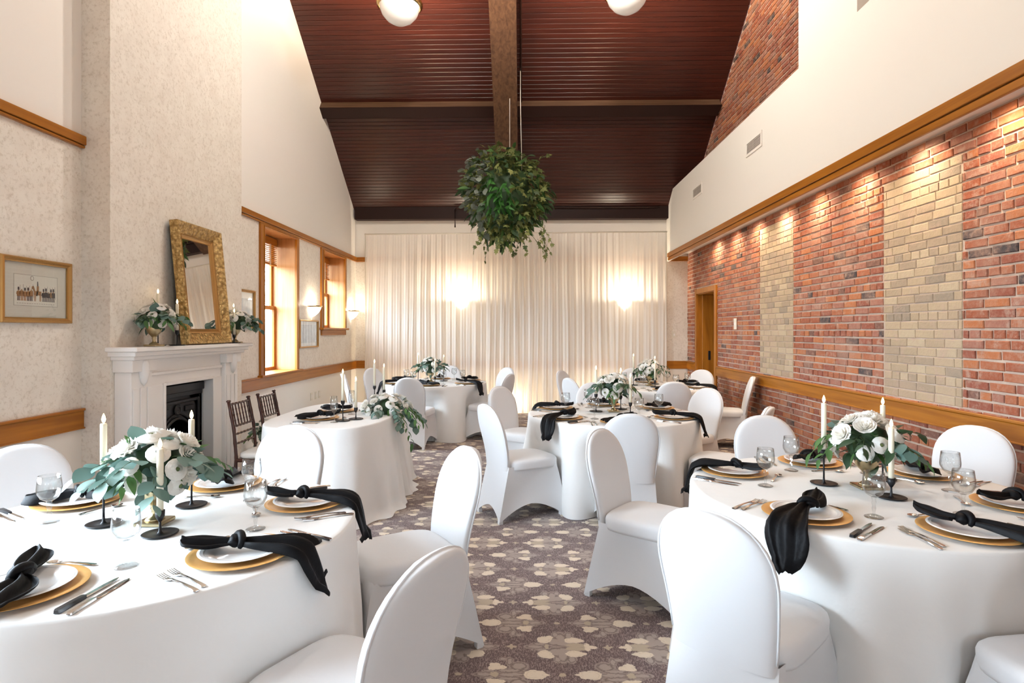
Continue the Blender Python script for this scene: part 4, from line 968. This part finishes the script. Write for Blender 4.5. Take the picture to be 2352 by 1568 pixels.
# ------------------------------------------------------------------ candles
def candlestick(x, y, z, hh, where, size, hl=.235):
    r = thing('candlestick', f'{size} black iron candlestick {where}', 'candlestick', (x, y, z), 0, f'candlesticks {where}')
    MB().lathe([(.001, .0015), (.052, .0), (.060, .004), (.0615, .007), (.058, .008), (.050, .005), (.012, .004), (.006, .012), (.0045, .03)], 28, cap1=False).build('dish', 'iron', r, True)
    MB().tube([(0, 0, .01), (0, 0, hh - .03)], .0042, 8).build('stem', 'iron', r, True)
    MB().lathe([(.004, hh - .038), (.008, hh - .032), (.0155, hh - .018), (.0165, hh + .004), (.0135, hh + .004), (.012, hh - .008)], 16).build('cup', 'iron', r, True)
    c = thing('taper_candle', f'lit ivory taper candle in the {size} candlestick {where}', 'candle', (x, y, z + hh - .006), 0, f'taper candles {where}')
    MB().lathe([(.0118, 0), (.0118, hl - .006), (.0105, hl - .001), (.003, hl)], 16).build('wax', 'wax', c, True)
    MB().lathe([(.001, hl), (.0055, hl + .007), (.0075, hl + .015), (.0055, hl + .026), (.001, hl + .038)], 10).build('flame', 'flame', c, True)
# ------------------------------------------------------------------ flowers and leaves
def petal_patch(b, phi, span, rf, zf, nu=4, nv=4, tw=0.0):
    vs = []; fs = []
    for j in range(nv + 1):
        v = j / nv
        for i in range(nu + 1):
            u = 2 * i / nu - 1; a = phi + u * span * (math.sin(PI * min(.98, .12 + .62 * v)) ** .6) + tw * v
            r, z = rf(v, u), zf(v, u); vs.append((r * math.cos(a), r * math.sin(a), z))
    for j in range(nv):
        for i in range(nu): fs.append((j * (nu + 1) + i, j * (nu + 1) + i + 1, (j + 1) * (nu + 1) + i + 1, (j + 1) * (nu + 1) + i))
    b.add(vs, fs)
def rose_mesh(seed, openness=1.0, rings=5, ruffle=.05):
    q = random.Random(seed); b = MB()
    for k in range(rings):
        f = k / (rings - 1); np_ = 3 + k; R0 = .18 + .82 * f
        for i in range(np_):
            ph = 2 * PI * i / np_ + k * .9 + q.uniform(-.15, .15); h = .62 - .40 * f * openness + q.uniform(-.04, .04); cu = .10 + .42 * f * openness
            rf = lambda v, u, R0=R0, cu=cu: R0 * (.25 + .75 * math.sin(v * 1.45)) + cu * max(0, v - .72) - .05 * u * u * v
            zf = lambda v, u, h=h, f=f, ph=ph: -.28 * (1 - v) + h * v - .22 * f * max(0, v - .75) * 2 - .10 * u * u * v + ruffle * math.sin(5 * u + ph) * v * v
            petal_patch(b, ph, .62 + .25 * (1 - f), rf, zf)
    return mk(b, 'flower', 'petal')
def ranunculus():
    b = MB(); b.cur = 0
    for k in range(6):
        R = .35 + .13 * k; b.rings([[(R * rr * math.cos(2 * PI * j / 14 + k), R * rr * math.sin(2 * PI * j / 14 + k), z + .03 * math.sin(3 * j + k)) for j in range(14)] for rr, z in ((.6, -.3), (1.0, -.05), (.95, .25 - .05 * k), (.7, .34 - .05 * k))], True, False, False)
    b.cur = 1; b.lathe([(.20, .15), (.16, .26), (.01, .30)], 10)
    return mk(b, 'flower', ['petal', 'flower_eye'])
ROSES = [rose_mesh(1), rose_mesh(2, .7, 5), rose_mesh(3, 1.25, 6, .12), ranunculus()]
def leaf_mesh(L, W, mat, tip=1.0, fold=.25, droop=.3, nv=5, name='leaf'):
    b = MB(); vs = []
    for j in range(nv + 1):
        v = j / nv; w = W * (math.sin(PI * v ** tip)) ** .8 if 0 < v < 1 else W * .02
        for u in (-1, 0, 1): vs.append((u * w, v * L, abs(u) * w * fold - droop * L * v * v))
    fs = [(j * 3 + i, j * 3 + i + 1, j * 3 + i + 4, j * 3 + i + 3) for j in range(nv) for i in (0, 1)]
    b.add(vs, fs); return mk(b, name, mat)
def ivy_mesh(mat, name='leaf'):
    pts = [(0, -.05), (.22, -.12), (.50, .12), (.30, .28), (.42, .62), (.16, .55), (0, 1.0), (-.16, .55), (-.42, .62), (-.30, .28), (-.50, .12), (-.22, -.12)]
    b = MB(); b.add([(0, .25, .05)] + [(x, y, -.18 * (x * x) - .12 * y * y) for x, y in pts], [(0, i + 1, (i + 1) % 12 + 1) for i in range(12)]); return b
LEAF = {'nandina': leaf_mesh(1, .19, 'leaf_green', .75), 'dark': leaf_mesh(1, .21, 'leaf_dark', .8), 'euc': leaf_mesh(1, .42, 'leaf_euc', .9, .12, .12, 6), 'grey': leaf_mesh(1, .40, 'leaf_grey', .9, .12, .1, 6),
        'ivy': mk(ivy_mesh('leaf_ivy'), 'leaf', 'leaf_ivy', False), 'fern': leaf_mesh(1, .13, 'leaf_fern', .7, .2, .5)}
def orient(p, d, s, roll=0.0, up=Vector((0, 0, 1))):
    d = Vector(d).normalized(); x = d.cross(up)
    if x.length < .1: x = d.cross(Vector((1, 0, 0)))
    x.normalize(); z = x.cross(d)
    m = Matrix((x, d, z)).transposed().to_4x4(); m = Matrix.Translation(p) @ m @ Matrix.Rotation(roll, 4, 'Y') @ Matrix.Diagonal((s, s, s, 1)); return m
def vase_parts(r):
    v = MB().bbox(-.052, .052, -.052, .052, 0, .014, .003).build('vase_base', 'brass', r)
    b = MB(); n = 24
    prof = [(.036, .014), (.030, .022), (.014, .034), (.011, .050), (.016, .058), (.013, .066), (.024, .082), (.045, .105), (.056, .135), (.060, .165), (.057, .172), (.052, .165)]
    b.rings([[(rr * (1 + .025 * (j % 2) * (z > .07)) * math.cos(2 * PI * j / n), rr * (1 + .025 * (j % 2) * (z > .07)) * math.sin(2 * PI * j / n), z) for j in range(n)] for rr, z in prof])
    b.build('vase', 'brass', r, True)
def bouquet(r, seed, c, rx, rz_, n_fl, n_st, reach, kinds, fs=(.032, .052), droop=.5, az=None, nleaf=5, ls=(.05, .085), fill=26):
    """flowers on a dome about c, leafy stems reaching out of it; all children of r"""
    q = random.Random(seed); c = Vector(c)
    for i in range(n_fl):
        t_ = (i + .5) / n_fl; ph = i * 2.399 + q.uniform(-.3, .3); el = PI / 2 - (t_ ** .8) * PI * .66
        d = Vector((math.cos(el) * math.cos(ph), math.cos(el) * math.sin(ph), math.sin(el)))
        p = c + Vector((d.x * rx, d.y * rx, d.z * rz_)) * q.uniform(.86, 1.02)
        s = q.uniform(*fs); n = (d + Vector((0, 0, .25))).normalized()
        m = Matrix.Translation(p) @ n.to_track_quat('Z', 'Y').to_matrix().to_4x4() @ Matrix.Rotation(q.uniform(0, 6), 4, 'Z') @ Matrix.Diagonal((s, s, s, 1))
        obj('flower', ROSES[(i * 3 + seed) % 4 if i % 5 else 3], r, mat=m)
    for i in range(fill):
        d = Vector((q.gauss(0, 1), q.gauss(0, 1), q.uniform(-.9, 1.1))).normalized()
        p = c + Vector((d.x * rx, d.y * rx, d.z * rz_)) * q.uniform(.55, .85)
        obj('leaf', LEAF[q.choice(kinds)], r, mat=orient(p, d + Vector((q.gauss(0, .4), q.gauss(0, .4), q.gauss(0, .3))), q.uniform(*ls) * 1.05, q.uniform(-.8, .8)))
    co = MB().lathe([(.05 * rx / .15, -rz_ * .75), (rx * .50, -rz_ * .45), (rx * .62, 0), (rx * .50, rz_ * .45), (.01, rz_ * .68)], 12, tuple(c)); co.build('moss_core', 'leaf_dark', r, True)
    stems = MB()
    for i in range(n_st):
        a = (az[i % len(az)] if az else 2 * PI * i / n_st) + q.uniform(-.3, .3)
        Ls = reach * q.uniform(.7, 1.1); e0 = q.uniform(-.1, .55); kd = q.choice(kinds)
        pts = []
        for k in range(8):
            t_ = k / 7; rr = rx * .3 + Ls * t_ * math.cos(e0 * (1 - t_))
            pts.append(c + Vector((rr * math.cos(a), rr * math.sin(a), rz_ * .2 + Ls * (math.sin(e0) * t_ - droop * t_ * t_))))
        stems.tube(pts, [.0018 - .0010 * k / 7 for k in range(8)], 5)
        for k in range(nleaf):
            t_ = .42 + .58 * (k + .5) / nleaf; i0 = min(6, int(t_ * 7)); p = pts[i0].lerp(pts[i0 + 1], t_ * 7 - i0); tg = (pts[i0 + 1] - pts[i0]).normalized()
            sd = tg.cross(Vector((0, 0, 1))); sd = sd.normalized() if sd.length > .05 else Vector((1, 0, 0))
            d = tg * (.75 if k < nleaf - 1 else 1.5) + sd * (1 if k % 2 else -1) * .8 + Vector((0, 0, q.uniform(-.45, .1)))
            obj('leaf', LEAF[kd], r, mat=orient(p, d, q.uniform(*ls), q.uniform(-.5, .5)))
    if stems.v: stems.build('stems', 'stem', r, True)
def centrepiece(x, y, seed, where, kinds=('nandina', 'euc', 'dark'), n_fl=15, n_st=13, z=None, rz=0.0, name_extra=''):
    r = thing('flower_arrangement', f'white roses and greenery in a brass urn {where}', 'flowers', (x, y, TOPZ + .0005 if z is None else z), rz, 'flower arrangements in brass urns')
    vase_parts(r); bouquet(r, seed, (0, 0, .222), .155, .130, n_fl + 4, n_st, .21, kinds, fs=(.036, .054), fill=52)
    return r
# ------------------------------------------------------------------ tables, chairs, settings
WH = {'T1': 'fireplace table', 'T2': 'buff panel table', 'T3': 'middle table', 'T4': 'window table', 'T5': 'doorway table', 'T6': 'sweetheart table'}
D2 = math.radians
AN, AF = 'aisle seat towards curtain', 'aisle seat away from curtain'
# table: centre, label, [(setting angle, napkin hangs over the edge, napkin turn, seat, chair angle or None, chair distance, chair turn)]
TAB = {'T1': (-1.435, 2.222, 'round table in a white floor-length cloth by the fireplace', [
          (90, 1, .2, 'seat backing the sweetheart table', 90, 1.05, 0), (30, 1, -.35, AN, 33, 1.02, 0), (-30, 1, .55, AF, -29, 1.02, 0), (-90, 0, .7, 'seat facing curtain', None, 0, 0), (150, 0, .5, 'seat backing the print wall', 147, 1.02, 0)]),
       'T2': (1.57, 2.769, 'round table in a white floor-length cloth near the wide buff brick panel', [
          (-83, 1, .75, 'seat facing curtain', -82, .98, 0), (-24, 1, .3, 'brick wall seat away from curtain', None, 0, 0), (32, 0, .9, 'brick wall seat towards curtain', 37, 1.18, 0), (86, 0, -.9, 'seat backing the middle table', 86, 1.0, 0), (144, 1, .2, AN, 147, 1.0, -4), (221, 1, -.05, AF, 219, .93, 6)]),
       'T3': (.803, 5.357, 'round table in an ivory floor-length cloth in the middle of the brick side', [
          (90, 0, .4, 'seat backing the curtain', 90, 1.05, 0), (34, 0, .5, 'seat backing the doorway', 34, .98, 0), (-34, 1, .25, 'seat backing the wide buff panel', -34, .98, 0), (268, 0, -.5, 'seat facing curtain', 268, .82, 0), (216, 1, .1, AF, 210, .93, 0), (149, 1, .3, AN, 140, 1.04, 0)]),
       'T4': (-1.312, 8.605, 'round table in an ivory floor-length cloth between windows and curtain', [
          (90, 0, .4, 'seat backing the curtain', 88, 1.08, 0), (30, 0, .2, AN, 42, 1.06, 0), (-30, 1, .2, AF, -24, .88, 0), (270, 0, .6, 'seat facing curtain', 263, .86, 0), (210, 1, -.2, 'seat backing the tall window', 202, .94, 0), (150, 0, .2, 'seat backing the short window', 146, 1.0, 0)]),
       'T5': (1.79, 8.037, 'round table in an ivory floor-length cloth next to the doorway', [
          (90, 0, .4, 'seat backing the curtain', 92, 1.05, 0), (30, 0, .3, 'seat backing the doorway', 47, 1.02, 0), (-30, 1, .2, 'seat backing the narrow buff panel', -16, .88, 0), (270, 0, -.4, 'seat backing the middle table', 268, .82, 0), (210, 0, .2, AF, 208, 1.04, 0), (150, 0, .2, AN, 148, 1.10, 0)])}
for key, (tx, ty, lab, lst) in TAB.items():
    round_table(key, tx, ty, lab, [(D2(e[4]), e[5]) for e in lst if e[4] is not None])
    for k, (a, hang, nr, seat, ca, cdist, tw) in enumerate(lst):
        setting(tx, ty, D2(a), WH[key], seat, k + ord(key[1]), bool(hang), nr, far=key in ('T4', 'T5'))
        if ca is not None: chair(tx + cdist * math.cos(D2(ca)), ty + cdist * math.sin(D2(ca)), D2(ca) + PI + D2(tw), f'white covered banquet chair at the {WH[key]}, {seat}', f'banquet chairs at the {WH[key]}')
CAND = {'T1': [(-1.615, 2.228, .16), (-1.329, 2.122, .085), (-1.415, 2.476, .14)], 'T2': [(1.461, 2.892, .165), (1.639, 2.655, .085), (1.80, 2.984, .145)],
        'T3': [(.669, 5.459, .16), (.959, 5.306, .10), (.924, 5.62, .13)], 'T4': [(-1.584, 8.78, .16), (-1.279, 8.442, .09), (-1.198, 8.78, .13)], 'T5': [(1.516, 8.154, .17), (1.746, 7.86, .09), (1.847, 8.32, .13)]}
for key, lst in CAND.items():
    for (x, y, h), sz in zip(lst, ('tallest', 'shortest', 'medium height')): candlestick(x, y, TOPZ + .0005, h, f'on the {WH[key]}', sz)
centrepiece(-1.43, 2.25, 5, 'on the fireplace table', ('nandina', 'euc', 'euc'), 23, 15)
centrepiece(1.63, 2.83, 8, 'on the buff panel table', ('dark', 'nandina', 'dark', 'euc'), 19, 18)
centrepiece(.83, 5.46, 13, 'on the middle table', ('euc', 'nandina', 'dark'), 20, 13)
centrepiece(-1.37, 8.62, 21, 'on the window table', ('euc', 'dark'), 16, 11)
centrepiece(1.72, 8.08, 34, 'on the doorway table', ('dark', 'nandina'), 18, 12)
# ---- sweetheart table: long rounded table, sitters on its wall side
SX, SY = -1.66, 5.30
def oval(a, hx=.50, hy=.84, e=3.2):
    ca, sa = math.cos(a), math.sin(a)
    return (abs(ca / hx) ** e + abs(sa / hy) ** e) ** (-1 / e)
st = thing('sweetheart_table', 'long rounded table in an ivory cloth pooling on the carpet, two dark chairs behind it', 'table', (SX, SY, 0))
obj('tablecloth', smooth_flat(cloth_mesh(lambda a: oval(a), 5, 300, .085, .085, (9, 14, 22), 18, .06).mesh('tablecloth', 'cloth', True), 2.0), st)
MB().rings([[((oval(2 * PI * j / 48) - .006) * math.cos(2 * PI * j / 48), (oval(2 * PI * j / 48) - .006) * math.sin(2 * PI * j / 48), z) for j in range(48)] for z in (TH_ - .026, TH_ - .001)]).build('tabletop', 'oakX', st)
for sx in (-1, 1):
    for sy in (-1, 1): obj('leg', legm, st, (sx * .3, sy * .55, 0))
for k, (yy, nr) in enumerate(((4.95, .25), (5.42, -.2))):
    setting(-1.15, yy, PI, WH['T6'], ('seat nearer the fireplace', 'seat nearer the tall window')[k], k + 1, False, nr, flute=True, rad=.585)
for x, y, h, sz in ((-1.50, 4.845, .165, 'second tallest'), (-1.42, 4.945, .095, 'shortest'), (-1.48, 5.80, .20, 'tallest'), (-1.40, 5.86, .155, 'third tallest')): candlestick(x, y, TOPZ + .0005, h, 'on the sweetheart table', sz)
ga = thing('flower_garland', 'white roses and eucalyptus spilling over the front edge of the sweetheart table', 'flowers', (-1.345, 5.33, TOPZ + .0005))
bouquet(ga, 77, (.09, 0, .05), .215, .115, 23, 11, .30, ('nandina', 'euc', 'euc'), (.034, .056), .95, az=[-.9, -.4, 0, .4, .9, -1.7, 1.7, -.2, .2], nleaf=10, ls=(.045, .08), fill=44)
for o in list(ga.children):      # lift whatever would sink into the cloth
    if o.name.startswith(('flower', 'leaf')) and o.matrix_basis.translation.x < .17 and o.matrix_basis.translation.z < .03: o.location.z = .035 + rnd.uniform(0, .03)
# ---- chiavari chairs
def chiavari(x, y, label):
    r = thing('chiavari_chair', label, 'chair', (x, y, 0), -PI / 2, 'mahogany chiavari chairs')     # faces +x
    def turned(p0, p1, rad, k=5, name='leg'):
        p0, p1 = Vector(p0), Vector(p1); pts = []; rs = []
        n = k * 4
        for i in range(n + 1):
            t_ = i / n; pts.append(p0.lerp(p1, t_)); rs.append(rad * (1.28 if i % 4 == 0 else 1.0))
        return MB().tube(pts, rs, 8).build(name, 'mahog', r, True)
    for s in (-1, 1):
        b = MB(); pts = [(s * .185, -.24, 0), (s * .183, -.205, .25), (s * .18, -.195, .45), (s * .178, -.215, .68), (s * .176, -.26, .905)]
        full = []; rs = []
        for a in range(4):
            for i in range(6): t_ = i / 6; full.append(Vector(pts[a]).lerp(Vector(pts[a + 1]), t_)); rs.append(.0155 if i % 3 == 0 else .0135)
        full.append(Vector(pts[4])); rs.append(.0135); full.append(Vector(pts[4]) + Vector((0, -.002, .008))); rs.append(.020); full.append(Vector(pts[4]) + Vector((0, -.003, .018))); rs.append(.012)
        b.tube(full, rs, 10).build('back_post', 'mahog', r, True)
        turned((s * .19, .19, 0), (s * .19, .185, .43), .0135, 4, 'leg')
        turned((s * .186, -.215, .16), (s * .19, .19, .16), .009, 4, 'stretcher'); turned((s * .186, -.212, .28), (s * .19, .188, .28), .009, 4, 'stretcher')
    def yb(z): return -.215 - .045 * (z - .68) / .225 if z > .68 else -.195 - .02 * (z - .45) / .23
    for z, nm in ((.885, 'top_rail'), (.70, 'mid_rail'), (.635, 'lower_rail'), (.555, 'lower_rail')): turned((-.178, yb(z), z), (.178, yb(z), z), .0085, 6, nm)
    for k in range(6):
        xx = -.130 + k * .052; turned((xx, yb(.70), .70), (xx, yb(.885), .885), .0062, 4, 'spindle')
    turned((-.19, .19, .18), (.19, .19, .18), .009, 4, 'stretcher'); turned((-.186, -.212, .20), (.186, -.212, .20), .009, 4, 'stretcher')
    MB().bbox(-.195, .195, -.20, .20, .405, .435, .008).build('seat', 'mahog', r)
    b = MB(); rg = []
    for z, s_ in ((.435, .95), (.45, 1.0), (.468, .98), (.478, .88), (.483, .6), (.484, .1)): rg.append([(.195 * s_ * math.copysign(abs(math.cos(2 * PI * j / 28)) ** .5, math.cos(2 * PI * j / 28)), .2 * s_ * math.copysign(abs(math.sin(2 * PI * j / 28)) ** .5, math.sin(2 * PI * j / 28)), z) for j in range(28)])
    b.rings(rg).build('cushion', 'cushion', r, True)
chiavari(-2.215, 5.06, 'dark turned-wood chiavari chair at the sweetheart table, nearer the fireplace grate')
chiavari(-2.215, 5.60, 'dark turned-wood chiavari chair at the sweetheart table, nearer the tall window')
# ---- floor arrangement behind the chiavari chairs
fa = thing('floor_flowers', 'eucalyptus and white roses standing on the floor behind the chiavari chairs', 'flowers', (-2.88, 6.55, 0))
MB().lathe([(.06, 0), (.075, .02), (.085, .12), (.07, .20), (.062, .21)], 20).build('vase', 'brass', fa, True)
bouquet(fa, 55, (0, 0, .36), .17, .16, 8, 14, .20, ('euc', 'nandina', 'euc'), (.035, .05), .35)
# ---- mantel decorations
MZ = 1.3856
def mantel_set(y, seed, where, flip):
    r = thing('flower_arrangement', f'white roses and eucalyptus in a brass urn {where}', 'flowers', (BX + .125, y, MZ), 0, 'flower arrangements in brass urns')
    vase_parts(r); bouquet(r, seed, (.02, 0, .215), .14, .11, 19, 12, .17, ('euc', 'nandina', 'dark'), (.030, .048), .55, az=[flip * 1.4, flip * 1.9, 0, -.5, .5, flip * 1.0, -flip * 1.3])
mantel_set(4.50, 61, 'on the mantel, picture side of mirror', -1); mantel_set(5.78, 62, 'on the mantel, window side of mirror', 1)
for x, y, h, sz in ((.055, 4.66, .20, 'tallest'), (.175, 4.72, .12, 'third tallest'), (.175, 5.66, .08, 'shortest'), (.05, 5.90, .14, 'second tallest')): candlestick(BX + x, y, MZ, h, 'on the white mantel', sz, .225)
# ------------------------------------------------------------------ hanging greenery
hg = thing('hanging_greenery', 'large ball of mixed ivy, fern and eucalyptus hanging by cords from the rafter', 'greenery', (-.25, 8.8, 3.50))
q = random.Random(9)
def ball_point():
    d = Vector((q.gauss(0, 1), q.gauss(0, 1), q.gauss(0, 1))).normalized(); k = q.uniform(.55, 1.0) ** .6
    p = Vector((d.x * .66, d.y * .62, d.z * .74)) * k
    p.x += -.22 * max(0, p.z) + .10 * min(0, p.z)
    if p.z < 0: p.x *= 1 - .25 * (-p.z); p.y *= 1 - .25 * (-p.z)
    return p + Vector((0, 0, .04)), d
zone_kind = lambda p: ('fern' if (abs(p.x + .10) < .17 and -.25 < p.z < .22 and p.y < 0) else ('grey' if (p.x < -.25 and q.random() < .55) else q.choice(('ivy', 'ivy', 'ivy', 'ivy', 'ivy', 'dark', 'nandina'))))
pieces = []
for i in range(1500):
    p, d = ball_point(); kd = zone_kind(p)
    s = q.uniform(.085, .15) * (1.35 if kd in ('fern', 'dark', 'nandina') else (.85 if kd == 'ivy' else .8))
    dr_ = Vector((d.x, d.y, d.z * .5)) + Vector((q.gauss(0, .5), q.gauss(0, .5), q.gauss(-.45, .4))); pieces.append((p, dr_, s, kd, q.uniform(-1, 1)))
strands = MB()
for i in range(46):      # trailing runners
    a = q.uniform(0, 6.28); rr = q.uniform(.15, .62); low = i < 24
    p = Vector((rr * math.cos(a) + (.02 if low else 0), rr * math.sin(a) * .9, q.uniform(-.66, -.40) if low else q.uniform(-.3, .55)))
    v = Vector((math.cos(a) * (.02 if low else .055), math.sin(a) * .02, -.035 if low else .01)); pts = [p.copy()]
    for k in range(q.randint(3, 6)):
        v += Vector((q.gauss(0, .012), q.gauss(0, .010), -.004 + q.gauss(0, .006))); p = p + v; pts.append(p.copy())
        pieces.append((p.copy(), v + Vector((q.gauss(0, .04), q.gauss(0, .04), -.01)), q.uniform(.05, .085), 'ivy', q.uniform(-1, 1)))
    strands.tube(pts, .003, 4)
strands.build('runners', 'stem', hg, True)
pieces.sort(key=lambda e: e[0].y - .0 * e[2])
front = [e for i, e in enumerate(pieces[:900]) if i % 3 == 0][:300]; ids = {id(e) for e in front}
for (p, d, s, kd, ro) in front: obj('leaf', LEAF[kd], hg, mat=orient(p, d, s, ro))
for kd in ('ivy', 'dark', 'nandina', 'grey', 'fern'):
    b = MB(); src = LEAF[kd]; vv = [v.co.copy() for v in src.vertices]; ff = [tuple(f.vertices) for f in src.polygons]
    for e in pieces:
        if id(e) in ids or e[3] != kd: continue
        m = orient(e[0], e[1], e[2], e[4]); b.add([tuple(m @ v) for v in vv], ff)
    if b.v: tag(b.build('foliage', src.materials[0], hg), kind='stuff')
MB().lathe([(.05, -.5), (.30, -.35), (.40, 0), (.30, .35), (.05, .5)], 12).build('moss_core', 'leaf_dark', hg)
for pts in ([(.04, 0, .5), (.04, 0, 1.72), (.055, -.02, 1.78)], [(.22, 0, .4), (.20, -.01, 1.5), (.20, -.01, 1.95), (.17, -.01, 2.02)]): MB().tube(pts, .006, 6).build('cord', 'cord', hg, True)
